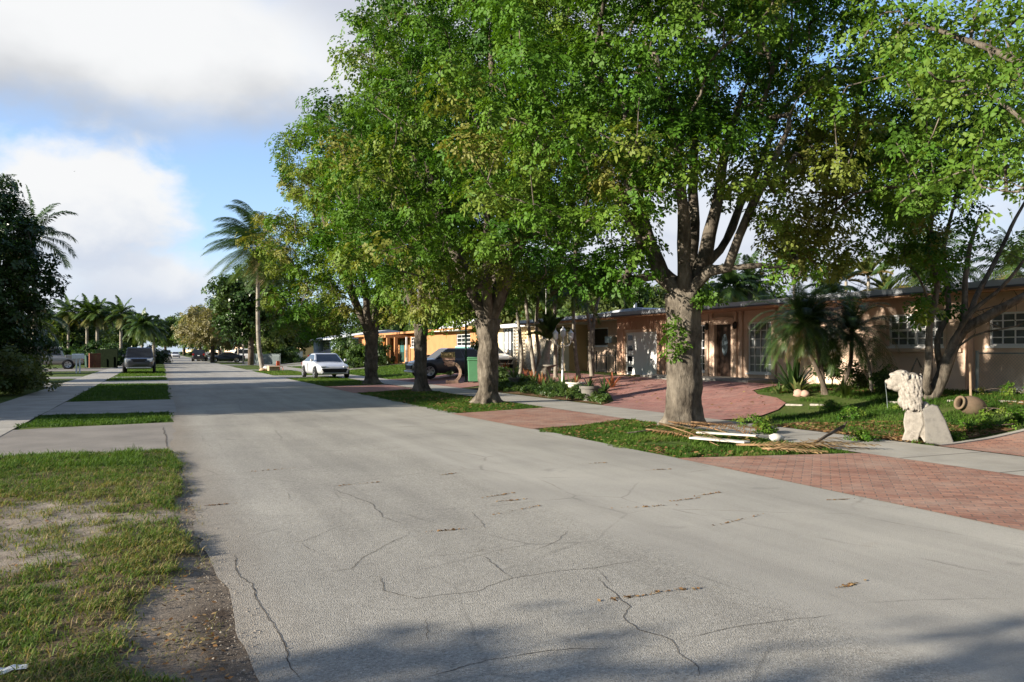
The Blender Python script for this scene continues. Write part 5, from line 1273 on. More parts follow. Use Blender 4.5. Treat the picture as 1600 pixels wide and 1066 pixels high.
    window(root, XA, w1, 6, 4, 'glass_blue', .05, .024, mid=2, mullions=(.5,)); window(root, XA, w2, 6, 4, 'glass_mid', .05, .028, mid=2, mullions=(.5,)); window(root, XR, w3, 6, 4, 'glass_mid', .05, .028, mid=2, mullions=(.5,))
    window(root, XW, ww, 2, 1, 'glass', .05, .05)
    # moulded sills and louvre shutters
    for op, X in ((w1, XA), (w2, XA)):
        a, b, c, d = op; sw = .52
        mb = MB(); mb.box(X - .09, X - .002, a - sw - .05, b + sw + .05, c - .17, c - .062); mb.build('window_sill', M['shutter'], root, off=off, bevel=.01)
        for s0, s1 in ((a - sw, a - .06), (b + .06, b + sw)):
            mb = MB(); mb.box(X - .05, X - .002, s0, s0 + .05, c - .06, d); mb.box(X - .05, X - .002, s1 - .05, s1, c - .06, d); mb.box(X - .048, X - .003, s0 + .05, s1 - .05, c - .059, c); mb.box(X - .048, X - .003, s0 + .05, s1 - .05, d - .05, d - .001)
            z = c + .02
            while z < d - .09:
                mb.box(X - .04, X - .004, s0 + .05, s1 - .05, z, z + .035); z += .055
            mb.build('shutter', M['shutter'], root, off=off)
    # porch slab with step
    box_part(root, 'porch', 'drive', (17.9, XE - .004, yE0 + .02, yE1 - .02, .40, .585), (17.5, 17.896, yE0 + 1.6, yE1 - 1.2, .38, .51), bevel=.015)
    for yy in (door[0] - .34, door[1] + .34):
        mb = MB(); z = door[3] + .02
        mb.tube([(XE - .01, yy, z), (XE - .14, yy, z + .06), (XE - .16, yy, z)], .012, 6); mb.lathe([(.03, -.22), (.075, -.17), (.085, -.02), (.04, .03), (.01, .06)], 8, (XE - .16, yy, z)); mb.build('wall_lantern', M['iron'], root, off=off)
    # downpipe and roof
    MB().tube([(XA - .04, yC - .02, G), (XA - .04, yC - .02, ZT)], .035, 8).build('downpipe', M['peach_dk'], root, off=off)
    yR0, yR1 = yEnd - .7, yWing + .5
    mb = MB(); mb.prism([(18.4, 3.10), (29.8, 3.10), (29.8, 3.30), (24, 3.52), (18.4, 3.27)], 'y', yR0, yR1); ro = mb.build('roof', M['roof'], root, off=off)
    box_part(root, 'drip_edge', 'fascia_dk', (18.385, 18.399, yR0, yR1, 3.075, 3.125), parent=ro)
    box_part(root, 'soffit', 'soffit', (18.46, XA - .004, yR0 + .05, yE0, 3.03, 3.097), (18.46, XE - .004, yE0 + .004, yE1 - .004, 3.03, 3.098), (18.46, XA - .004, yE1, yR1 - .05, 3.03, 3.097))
    mb = MB(); X2 = 20.6
    P = [(yx(873, X2), zx(873, 500, X2)), (yx(992, X2), zx(992, 480.5, X2)), (yx(1036, X2), zx(1036, 486, X2)), (yx(1080, X2), 3.36)]
    poly = [(P[3][0], 3.31), (P[0][0], 3.31)] + [(y, max(z, 3.36)) for y, z in P]
    mb.prism(poly, 'x', X2, 28); mb.build('upper_roof', M['roof'], root, off=off)
    box_part(root, 'air_conditioner', 'galv', (XW - .3, XW - .003, yx(964, XW), yx(953, XW), zx(958, 536, XW), zx(958, 526, XW)))
    box_part(root, 'vent_pipe', 'roof', (21.5, 21.62, yx(992, 21.5), yx(992, 21.5) + .12, 3.4, 3.95))
house_peach()

def simple_house(name, label, X, pxl, pxr, wallm, roofm, ops, ZT=3.0, G=.45, eave=.8, depth=9, panes='glass', extra=None, ridge=.9, rt=.18):
    ya, yb = yx(pxr, X), yx(pxl, X)
    root = thing(name, label, 'house', (X, (ya + yb) / 2, G)); off = root.location
    rs = [rect(*o[:4], X) for o in ops]
    mb = MB(); wallx(mb, X, ya, yb, G - .1, ZT, rs)
    for y in (ya, yb): mb.add([(X, y, G - .1), (X + depth, y, G - .1), (X + depth, y, ZT), (X, y, ZT)], [(0, 1, 2, 3)])
    mb.add([(X + depth, ya, G - .1), (X + depth, yb, G - .1), (X + depth, yb, ZT), (X + depth, ya, ZT)], [(0, 1, 2, 3)])
    mb.box(X + .3, X + .33, ya + .1, yb - .1, G, ZT - .05)
    mb.build('wall', M[wallm], root, off=off)
    for o, r in zip(ops, rs):
        kind = o[4] if len(o) > 4 else 'w'
        if kind == 'd':
            d = MB().box(X + .06, X + .1, *r).build('front_door', M[o[5] if len(o) > 5 else 'door_dk'], root, off=off)
            MB().box(X + .045, X + .0595, r[0] + .25, r[1] - .25, r[2] + .9, r[3] - .25).build('door_glass', M['glass_teal'], d, off=off)
        elif kind == 'o': pass
        else: window(root, X, r, 3, 3, o[5] if len(o) > 5 else 'glass', .06, .035)
    mb = MB(); m = X + depth / 2
    mb.prism([(X - eave, ZT), (X + depth + eave, ZT), (X + depth + eave, ZT + rt), (m, ZT + rt + ridge), (X - eave, ZT + rt)], 'y', ya - .6, yb + .6)
    mb.build('roof', M[roofm], root, off=off)
    if extra: extra(root, X, ya, yb, off)
    return root
def cream_extra(root, X, ya, yb, off):
    # stone veneer dado
    box_part(root, 'stone_wall', 'veneer', (X - .10, X - .004, yx(875, X), yx(814, X), .35, zx(840, 530, X)))
    # pierced block screen column
    y0, y1 = yx(811, X - .5), yx(803, X - .5); mb = MB(); X0 = X - .55
    z = .4; k = 0
    mb.box(X0, X0 + .12, y0, y0 + .05, .4, 3.0); mb.box(X0, X0 + .12, y1 - .05, y1, .4, 3.0)
    while z < 2.95:
        mb.prism([(y0 + .05, z), (y0 + .09, z), (y1 - .05, z + .17), (y1 - .09, z + .17)], 'x', X0 + .01, X0 + .11); mb.prism([(y1 - .05, z), (y1 - .09, z), (y0 + .05, z + .17), (y0 + .09, z + .17)], 'x', X0 + .012, X0 + .108); mb.box(X0 + .004, X0 + .116, y0 + .05, y1 - .05, z - .02, z); z += .19
    mb.build('block_screen', M['white_dirty'], root, off=off)
    mb = MB()
    for px in (792, 797): mb.box(X - .04, X - .003, yx(px + 2, X), yx(px - 1, X), .9, 2.75)
    mb.build('shutter', M['white'], root, off=off)
    box_part(root, 'step', 'drive', (X - 1.6, X - .004, yx(800, X), yx(782, X), .3, .52))
simple_house('cream_house', 'cream house with pale stone veneer and pierced block column behind the planting bed', 19.8, 770, 889, 'cream', 'roof_white', [(786, 512, 802, 582, 'w', 'glass_blue'), (846, 513, 862, 540)], 2.98, .45, extra=cream_extra, ridge=.5)
def orange_extra(root, X, ya, yb, off):
    # flat porch roof with slanting beam, posts, white wide eave
    y0, y1 = yx(641, X), yx(604, X)
    box_part(root, 'porch_roof', 'orange', (X - 2.2, X - .004, y0, y1, 2.72, 2.95))
    for px in (606, 618): box_part(root, 'porch_post', 'orange', (X - 2.1, X - 1.85, yx(px, X - 2) - .13, yx(px, X - 2) + .13, .4, 2.715))
    box_part(root, 'porch_side', 'orange_dk', (X - 1.2, X - 1.08, yx(603, X - 1.1), yx(592, X - 1.1), .35, 2.7))
    box_part(root, 'white_post', 'white', (X - 1.6, X - 1.48, yx(636, X - 1.5) - .06, yx(636, X - 1.5) + .06, .4, 2.715))
    y0, y1 = yx(722, X - .6), yx(681, X - .6)
    mb = MB(); mb.add([(X - .9, y0, 3.02), (X - .9, y1, 3.02), (X + .6, y1, 3.85), (X + .6, y0, 3.85), (X + 1.0, y0, 3.0), (X + 1, y1, 3.0)], [(0, 1, 2, 3), (0, 3, 4), (1, 5, 2), (3, 2, 5, 4), (0, 4, 5, 1)]); mb.build('eave_roof', M['roof_white'], root, off=off)
    r = rect(713, 541, 735, 557, X); mb = MB(); mb.add([(X - .01, r[0], r[3]), (X - .01, r[1], r[3]), (X - .7, r[1], r[2]), (X - .7, r[0], r[2]), (X - .01, r[0], r[3] - .05), (X - .01, r[1], r[3] - .05), (X - .7, r[1], r[2] - .05), (X - .7, r[0], r[2] - .05)], [(0, 1, 2, 3), (4, 5, 6, 7), (0, 4, 7, 3), (1, 5, 6, 2), (2, 6, 7, 3), (0, 1, 5, 4)]); mb.build('awning', M['awning'], root, off=off)
M['awning'] = surf('teal_awning', (.13, .30, .27), .7, .1, 3, .05)
simple_house('orange_house', 'bright orange house with teal awning and white roof edge far behind the trunks', 19.8, 560, 752, 'orange', 'orange', [(624, 527, 632, 566, 'd', 'bindk'), (642, 527, 651, 543), (713, 522, 735, 541)], 3.05, .45, extra=orange_extra, ridge=.4)
simple_house('white_house', 'low pale house far down the street behind the picket fence', 20, 400, 470, 'cream', 'roof_white', [(408, 540, 416, 548), (440, 540, 450, 550)], 3.0, .45)
simple_house('pink_house', 'small pink house far down the street behind the parked cars', 20, 322, 392, 'peach', 'roof_white', [(335, 540, 342, 548), (360, 541, 366, 548)], 3.0, .4)
simple_house('white_house', 'farthest little pale house at the right of the road end', 20, 285, 315, 'cream', 'roof', [(295, 543, 299, 547)], 3.0, .4)
# bluish house wall glimpsed behind the black sedan
simple_house('blue_house', 'grey-blue house wall glimpsed above the black sedan', 20, 490, 548, 'blue', 'roof_white', [(505, 535, 515, 548)], 3.0, .45) if M.setdefault('blue', surf('blue_grey_stucco', (.30, .38, .46), .9, .1, 2, .1)) else 0

# ------------------------------------------------------------------ fences
def mesh_fence():
    X = 18.75; y1 = yx(1527, X); y0 = 6.2; z0 = .47; z1 = zx(1527, 552, X)
    root = thing('chain_link_fence', 'low chain-link fence along the peach wall at the right border', 'fence', (X, y1, z0)); off = root.location
    MB().tube([(X, y1, z0 - .1), (X, y1, z1 + .06)], .045, 10).build('post', M['galv'], root, off=off)
    for k in (1, 2, 3):
        y = y1 - k * 1.55
        MB().tube([(X, y, z0 - .1), (X, y, z1)], .022, 8).build('post', M['galv'], root, off=off)
    MB().tube([(X, y1, z1), (X, y0, z1)], .018, 8).build('top_rail', M['galv'], root, off=off)
    mb = MB(); s = .085; H = z1 - z0; n = int((y1 - y0 + H) / s)
    def wire(a, b):
        d = (b - a).normalized(); p = Vector((0, d.z, -d.y)) * .0022
        mb.add([a - p, a + p, b + p, b - p], [(0, 1, 2, 3)])
    for k in range(n):
        for sg in (1, -1):
            ya = y1 - k * s if sg > 0 else y1 - k * s + H
            t0, t1 = 0.0, 1.0
            yy0, yy1 = (ya + (H if sg > 0 else 0) * 0, ya)
            A = Vector((X + .003 * sg, ya, z0)); B = Vector((X + .003 * sg, ya + H * (1 if sg > 0 else -1), z1))
            pts = []
            for p, q in ((A, B),):
                lo, hi = 0, 1
                dy = q.y - p.y
                ts = sorted([(y0 - p.y) / dy, (y1 - p.y) / dy]); lo, hi = max(0, ts[0]), min(1, ts[1])
                if hi - lo > .02: wire(p.lerp(q, lo), p.lerp(q, hi))
    mb.build('mesh', M['galv'], root, off=off)
mesh_fence()
def slat_fence(name, label, a, b, h, mat, step=.14, wd=.1, gap_rail=True, thin=.025):
    a, b = Vector(a), Vector(b); L = (b - a).length; rz = math.atan2(b.y - a.y, b.x - a.x)
    root = thing(name, label, 'fence', a, rz)
    mb = MB(); n = int(L / step)
    for k in range(n): mb.box(k * step, k * step + wd, -thin / 2, thin / 2, .04, h * (1 + .01 * math.sin(k * 7)))
    mb.build('pickets', M[mat], root)
    mb = MB(); mb.box(0, L, thin / 2 + .002, thin / 2 + .04, .25, .32); mb.box(0, L, thin / 2 + .002, thin / 2 + .04, h * .8, h * .8 + .07); mb.build('rail', M[mat], root)
    for k in range(int(L / 2.4) + 1): MB().box(k * 2.4 - .04, k * 2.4 + .04, thin / 2 + .042, thin / 2 + .12, 0, h + .05).build('post', M[mat], root)
    return root
fa_ = gp(396, 569); fb_ = gp(437, 570)
slat_fence('picket_fence', 'grey picket fence behind the leaning coconut palm', fa_, fb_, 1.25, 'galv', .2, .09)
q0, q1 = pp(151, 575, 78), pp(184, 575, 72); q0.z = q1.z = 0
slat_fence('slat_fence', 'dark green slatted fence behind the bins on the left', q0, q1, 1.75, 'hedgefence', .12, .10)
# iron gate by the recessed wing
def iron_gate():
    X = 19.9; y1, y0 = yx(932, X), yx(963, X); root = thing('iron_gate', 'low wrought iron gate before the recessed wall left of the garage', 'gate', (X, y0, .45)); off = root.location
    for y in (y0 + .05, (y0 + y1) / 2, y1): MB().box(X - .025, X + .025, y - .025, y + .025, .4, 1.55).build('post', M['iron'], root, off=off)
    mb = MB()
    for k in range(14): y = y0 + .1 + (y1 - y0 - .2) * k / 13; mb.tube([(X, y, .55), (X, y, 1.38 + .05 * math.sin(k))], .009, 5)
    mb.box(X - .012, X + .012, y0 + .08, y1 - .03, .58, .61); mb.box(X - .012, X + .012, y0 + .08, y1 - .03, 1.34, 1.37); mb.build('bars', M['iron'], root, off=off)
iron_gate()

# ------------------------------------------------------------------ yard objects
def remesh(mb, name, mat, root, vox=.02, smooth=2):
    o = mb.build('tmp', M[mat]); m = o.modifiers.new('r', 'REMESH'); m.mode = 'VOXEL'; m.voxel_size = vox
    if smooth: s = o.modifiers.new('s', 'SMOOTH'); s.iterations = smooth; s.factor = .5
    dg = bpy.context.evaluated_depsgraph_get(); me = bpy.data.meshes.new_from_object(o.evaluated_get(dg))
    bpy.data.objects.remove(o, do_unlink=True); me.materials.clear()
    return link_mesh(name, me, M[mat], root, True)
def lion():
    b = gp(1440, 690); ang = math.atan2(b.x, b.y); root = thing('lion_statue', 'weathered white lion statue sitting on a broken slab plinth by the pavement', 'statue', b, -ang)   # local x: to the right as seen, local y: away
    k = dep(b) / FPX / 1.0
    z = dep(b)
    def U(px, py): return ((px - 1440) * k * 1.06, (690 - py) * k)
    mb = MB()
    def B(px, py, rx, ry, rz, dy=0): u, w = U(px, py); mb.ball((u, dy, w), (rx * k, ry * k, rz * k), 18, 12)
    B(1413, 592, 16, 14, 14); B(1403, 599, 10.5, 9.5, 9.5); B(1400, 605, 7, 7.5, 5); B(1394.5, 597, 4, 5, 3.4); B(1408, 606, 9, 9, 7)     # skull, muzzle, jaw, nose
    B(1405, 586, 9, 11, 4)
    for s in (-1, 1): B(1400, 589.5, 2.2, 2.2, 1.8, s * 7 * k)
    for s in (-1, 1): B(1416, 583, 3, 2.5, 4, s * 8 * k)      # ears
    B(1421, 600, 16, 17, 16); B(1424, 615, 16, 17, 17); B(1420, 628, 13, 14, 12); B(1428, 594, 11, 13, 12); B(1430, 630, 11, 13, 14)   # mane
    rg = random.Random(3)
    for i in range(120):
        t = rg.random(); a = rg.uniform(-1.5, 1.5); px, py = 1423 + 4 * t + rg.uniform(-15, 15), 584 + 48 * t + rg.uniform(-4, 4)
        u, w = U(px, py); r0 = 16.5 * k
        c = Vector((u, -r0 * math.sqrt(max(.05, 1 - ((px - 1424 - 2 * t) / 18) ** 2)) * (1 if rg.random() < .75 else -1), w))
        mb.tube([c, c + Vector((.02, -.012, -.05)), c + Vector((.03, -.008, -.10)), c + Vector((.015, 0, -.135))], [.010, .024, .019, .005], 6)
    B(1427, 632, 10, 11, 14); B(1431, 645, 12, 12, 14); B(1444, 640, 9, 10, 13); B(1452, 648, 12, 11, 12)     # chest, shoulder, haunch
    mb.tube([(U(1424, 635)[0], -.06, U(1424, 635)[1]), (U(1425, 655)[0], -.07, U(1425, 655)[1]), (U(1423, 668)[0], -.08, U(1423, 668)[1])], [.07, .055, .06], 10)
    remesh(mb, 'body', 'stone', root, .0095, 1)
    mb = MB()
    def prof(pts, y0, y1): mb.prism([U(*p) for p in pts], 'y', y0, y1)
    prof([(1413, 691), (1435, 691), (1437, 676), (1442, 662), (1440, 645), (1418, 645), (1416, 660), (1418, 674)], -.17, .16)
    prof([(1437, 678), (1444, 691), (1462, 691), (1460, 645), (1436, 640)], -.15, .15)
    remesh(mb, 'plinth', 'stone', root, .014, 2)
    mb = MB(); prof([(1445, 691), (1482, 690), (1471, 655), (1461, 633), (1454, 631), (1441, 638), (1444, 660)], -.235, .02)
    remesh(mb, 'leaning_slab', 'stone_grey', root, .016, 2)
lion()
def amphora():
    b = gp(1508, 648); root = thing('amphora', 'brown terracotta jar lying on its side on the lawn right of the lion', 'jar', b); root.scale = (.76, .76, .76)
    ax = Vector((-.86, .18, .22)).normalized(); q = ax.to_track_quat('Z', 'Y').to_matrix()
    prof = [(.05, -.50), (.16, -.47), (.235, -.36), (.27, -.2), (.262, -.02), (.20, .13), (.155, .19), (.145, .22), (.185, .245), (.195, .27), (.185, .295), (.14, .295), (.125, .26), (.12, .15), (.16, .05), (.20, -.15), (.16, -.34), (.02, -.42)]
    mb = MB(); mb.lathe(prof, 28, (.14, .02, .255), q); mb.build('body', M['terra'], root, smooth=True)
amphora()
def lamp_post():
    b = gp(879, 604); root = thing('lamp_post', 'white three-lantern garden lamp post in the planting bed', 'lamp post', b); z = dep(b); H = zx(879, 560, b.x) ; k = z / FPX
    top = (604 - 537) * k
    mb = MB(); mb.lathe([(.10, 0), (.10, .10), (.06, .16), (.048, .35), (.04, .6), (.036, top), (.05, top + .02), (.03, top + .08)], 12); mb.build('post', M['white'], root, smooth=True)
    for du, dv, hh in ((-11, -2, 0), (13, -1, 0), (-4, -6, .12)):
        u = du * k; a = MB(); dirv = Vector((CS, -SN, 0)) if du != -4 else Vector((.5, .8, 0)); L = abs(u) if du != -4 else .25
        s = 1 if u > 0 else -1
        if du == -4: s = 1
        e = dirv * s * L
        a.tube([(0, 0, top - .05), tuple(e * .35 + Vector((0, 0, top - .11))), tuple(e * .8 + Vector((0, 0, top - .06))), tuple(e + Vector((0, 0, top + .06))), tuple(e + Vector((0, 0, top + .12 + hh)))], [.022, .02, .018, .018, .02], 8); a.build('arm', M['white'], root, smooth=True)
        c = tuple(e + Vector((0, 0, top + .12 + hh))); ln = MB(); ln.lathe([(.03, 0), (.075, .04), (.10, .10), (.105, .26), (.12, .27), (.11, .30), (.06, .36), (.02, .40), (.012, .46)], 8, c); ln.build('lantern', M['white'], root)
lamp_post()
def bird_bath():
    b = gp(857, 600); root = thing('bird_bath', 'pale stone bird bath beside the bottle palm', 'bird bath', b)
    MB().lathe([(.17, 0), (.17, .05), (.09, .10), (.07, .4), (.09, .6), (.12, .66)], 16).build('pedestal', M['stone'], root, smooth=True)
    MB().lathe([(.05, .66), (.22, .69), (.33, .76), (.34, .79), (.31, .79), (.2, .73), (.02, .72)], 20).build('basin', M['stone'], root, smooth=True)
bird_bath()
def pot(label, px, py, r, h, mat, seed, tint=.4, plant=True, name='plant_pot', n=26, L=.5):
    b = gp(px, py); root = thing(name, label, 'plant pot', b)
    MB().lathe([(r * .72, 0), (r * .8, h * .3), (r * .92, h * .8), (r * 1.06, h * .82), (r * 1.08, h), (r * .9, h), (r * .85, h * .86), (.02, h * .85)], 22).build('pot', M[mat], root, smooth=True, angle=40)
    if plant: strap_plant('strap_leaf_plant', 'leafy plant growing in the ' + label, (b.x, b.y, b.z + h * .8), n, L, .045, seed, tint, .15, 1.3, (.3, 1.4))
pot('grey pot at the right tip of the planting bed', 921, 626, .30, .46, 'stone_grey', 401, .3)
pot('grey pot beside the leafy crinum', 803, 605, .22, .40, 'stone_grey', 402, .45, L=.7)
pot('low white fluted planter beside the lamp post', 899, 612, .34, .34, 'white_dirty', 403, .9, n=14, L=.4)
def ring_planter():
    b = gp(712, 599); z = dep(b); k = z / FPX; ang = math.atan2(b.x, b.y); root = thing('ring_planter', 'pinkish cast-stone ring ornament with a fluted cap beside the grey car', 'garden ornament', b, -ang)
    def U(px, py): return ((px - 712) * k, (599 - py) * k)
    mb = MB(); c = U(704, 582); ro = 17.5 * k; ri = 13 * k; w = .14
    n = 24; a0, a1 = R(128), R(-118)
    ins, outs = [], []
    for i in range(n + 1):
        a = a0 + (a1 - a0) * i / n
        outs.append((c[0] + ro * math.cos(a), c[1] + ro * math.sin(a))); ins.append((c[0] + ri * math.cos(a), c[1] + ri * math.sin(a)))
    for i in range(n):
        (x0, z0), (x1, z1), (x2, z2), (x3, z3) = outs[i], outs[i + 1], ins[i + 1], ins[i]
        mb.add([(x0, -w, z0), (x1, -w, z1), (x2, -w, z2), (x3, -w, z3), (x0, w, z0), (x1, w, z1), (x2, w, z2), (x3, w, z3)], [(0, 1, 2, 3), (7, 6, 5, 4), (0, 4, 5, 1), (2, 6, 7, 3)] + ([(0, 3, 7, 4)] if i == 0 else []) + ([(1, 5, 6, 2)] if i == n - 1 else []))
    mb.build('ring', M['pinkstone'], root, bevel=.01)
    mb = MB(); mb.prism([U(702, 594), U(716, 594), U(717.5, 599.8), U(700, 599.8)], 'y', -.18, .18); mb.build('base', M['pinkstone'], root, bevel=.02)
    mb = MB(); mb.prism([U(692, 563), U(711, 566), U(709, 572), U(700, 573)], 'y', -.17, .17); mb.prism([U(690, 558), U(711.5, 558), U(711, 563), U(692, 563)], 'y', -.2, .2); mb.build('neck', M['pinkstone'], root, bevel=.015)
    mb = MB(); u0, w0 = U(689, 556); u1, w1 = U(711, 551)
    mb.box(u0, u1, -.22, .22, w0 - .08, w0)
    for i in range(9):
        u = u0 + (u1 - u0) * (i + .5) / 9; mb.tube([(u, -.23, w0 - .03), (u, -.23, w1 + .02)], (u1 - u0) / 19, 8); mb.tube([(u, .23, w0 - .03), (u, .23, w1 + .02)], (u1 - u0) / 19, 8)
    mb.box(u0 + .01, u1 - .01, -.215, .215, w0 + .002, w1); mb.build('fluted_cap', M['cap'], root)
    p = U(703, 585); v = root.matrix_basis @ Vector((p[0], 0, p[1]))
    shrub('shrub', 'little green plant sitting in the pink ring ornament', (v.x, v.y, b.z + p[1] - .02), .16, .24, 12, 411, 'leaf_bg', .05, .45, None, 8, (.06, .1))
M['cap'] = surf('yellowish_cap', (.36, .29, .15), .85, .2, 6, .2)
ring_planter()
def wheelie_bin(name, label, b, sc, bm_, seed=0, rz=0):
    root = thing(name, label, 'bin', b, rz)
    mb = MB(); mb.box(-.27, .27, -.3, .3, .06, .92 * sc, tx=1.16, ty=1.16); mb.box(-.34, .34, -.38, -.30, .84 * sc, .9 * sc); mb.build('body', M[bm_], root, bevel=.03)
    mb = MB(); mb.box(-.34, .34, -.36, .38, .925 * sc, .975 * sc, tx=.9, ty=.9); mb.build('lid', M[bm_], root, bevel=.02)
    for s in (-1, 1): MB().tube([(s * .24, .30, .1), (s * .29, .30, .1)], .1, 14).build('wheel', M['rubber'], root)
    return root
bb = gp(741, 598); wheelie_bin('wheelie_bin', 'light green wheelie bin left of the dark forked trunk', bb, (598 - 558) * dep(bb) / FPX / .975, 'binlt', rz=R(-20))
MB_ = gp(728, 597)
r_ = thing('pole', 'slim dark green pole right beside the light green bin', 'pole', MB_); MB().tube([(0, 0, 0), (0, 0, (597 - 500) * dep(MB_) / FPX)], .05, 10).build('shaft', M['bindk'], r_); MB().lathe([(.09, 0), (.09, .04), (.055, .07)], 10).build('foot', M['bindk'], r_)
bq = pp(139, 574, 74); wheelie_bin('wheelie_bin', 'dark green bin behind the white mailbox', (bq.x, bq.y, 0), 1.2, 'bindk', rz=.3)
bq = pp(148, 575, 72); root = thing('wooden_crate', 'reddish brown wooden box stack left of the dark slatted fence', 'crate', (bq.x, bq.y, 0), .2)
M['redwood'] = surf('red_brown_wood', (.16, .06, .035), .85, .3, 4, .2, 30)
mb = MB()
for k in range(7): mb.box(-.42, .42, -.34, -.31, .06 + k * .18, .21 + k * .18); mb.box(-.42, .42, .31, .34, .06 + k * .18, .21 + k * .18); mb.box(-.45, -.42, -.34, .34, .06 + k * .18, .21 + k * .18); mb.box(.42, .45, -.34, .34, .06 + k * .18, .21 + k * .18)
mb.build('slats', M['redwood'], root); box_part(root, 'top_board', 'redwood', (bq.x - .46, bq.x + .46, bq.y - .36, bq.y + .36, 1.30, 1.36))
def mailbox():
    b = gp(122, 583); z = dep(b); k = z / FPX; root = thing('mailbox', 'white mailbox on two white posts by the left pavement', 'mailbox', b, -.2); h = 30 * k
    for s in (-1, 1): MB().box(s * .11 - .045, s * .11 + .045, -.04, .04, 0, h - 7.5 * k).build('post', M['white'], root)
    w = 8.3 * k; mb = MB(); P = [(-.11, h - 7.5 * k), (.11, h - 7.5 * k), (.11, h - 2 * k)] + [(.11 * math.cos(t * math.pi / 8), h - 2 * k + 2 * k * math.sin(t * math.pi / 8)) for t in range(1, 8)] + [(-.11, h - 2 * k)]
    mb.prism(P, 'x', -w, w); mb.build('box', M['white'], root)
    MB().box(-w - .012, -w - .001, -.1, .1, h - 7.3 * k, h - 2 * k).build('door', M['white'], root)
mailbox()
# things by the coconut palm
b = gp(427, 580); root = thing('cardboard_box', 'open cardboard box at the foot of the leaning coconut palm', 'box', b, .15)
mb = MB(); w_ = .40
for x0, x1, y0, y1 in ((-w_, w_, -.3, -.285), (-w_, w_, .285, .3), (-w_, -w_ + .015, -.284, .284), (w_ - .015, w_, -.284, .284)): mb.box(x0, x1, y0, y1, .0, .42)
mb.box(-w_ + .02, w_ - .02, -.28, .28, .005, .02); mb.build('carton', M['cardboard'], root)
MB().add([(-w_, -.3, .42), (w_, -.3, .42), (w_, -.5, .34), (-w_, -.5, .34), (-w_, -.3, .43), (w_, -.3, .43), (w_, -.5, .35), (-w_, -.5, .35)], [(0, 1, 2, 3), (4, 7, 6, 5), (2, 6, 7, 3), (0, 3, 7, 4), (1, 5, 6, 2)]).build('flap', M['cardboard'], root)
b = gp(437, 579); k = dep(b) / FPX; root = thing('plastic_chair', 'small bright orange plastic chair beside the cardboard box', 'chair', b, .6)
mb = MB(); mb.box(-.19, .19, -.19, .19, .30, .34); mb.build('seat', M['orangeplast'], root, bevel=.015); mb = MB(); mb.box(-.19, .19, .16, .20, .345, .78, tx=.85); mb.build('backrest', M['orangeplast'], root, bevel=.015)
for sx in (-1, 1):
    for sy in (-1, 1): MB().tube([(sx * .19, sy * .19, 0), (sx * .16, sy * .16, .30)], .022, 6).build('leg', M['orangeplast'], root)
def soft_bag(label, px, py, r, mat, seed):
    b = gp(px, py); root = thing('rubbish_bag', label, 'bag', b); mb = MB(); mb.ball((0, 0, r[2] * .8), r, 16, 10, .35); mb.build('sack', M[mat], root, smooth=True); MB().tube([(0, 0, r[2] * 1.55), (.01, .01, r[2] * 1.9)], [.03, .06], 7).build('knot', M[mat], root)
soft_bag('cream sack left of the cardboard box', 418, 579, (.42, .34, .20), 'white_dirty', 1)
soft_bag('yellowish sack lying left of the coconut palm foot', 411, 580, (.28, .2, .12), 'cardboard', 2)
b = gp(465, 563); root = thing('utility_box', 'small white utility cabinet on the far lawn left of the silver sedan', 'cabinet', b); mb = MB(); mb.box(-.6, .6, -.4, .4, 0, 1.15); mb.build('cabinet', M['white'], root, bevel=.03); MB().box(-.66, .66, -.46, .46, 1.152, 1.2).build('lid', M['galv'], root)
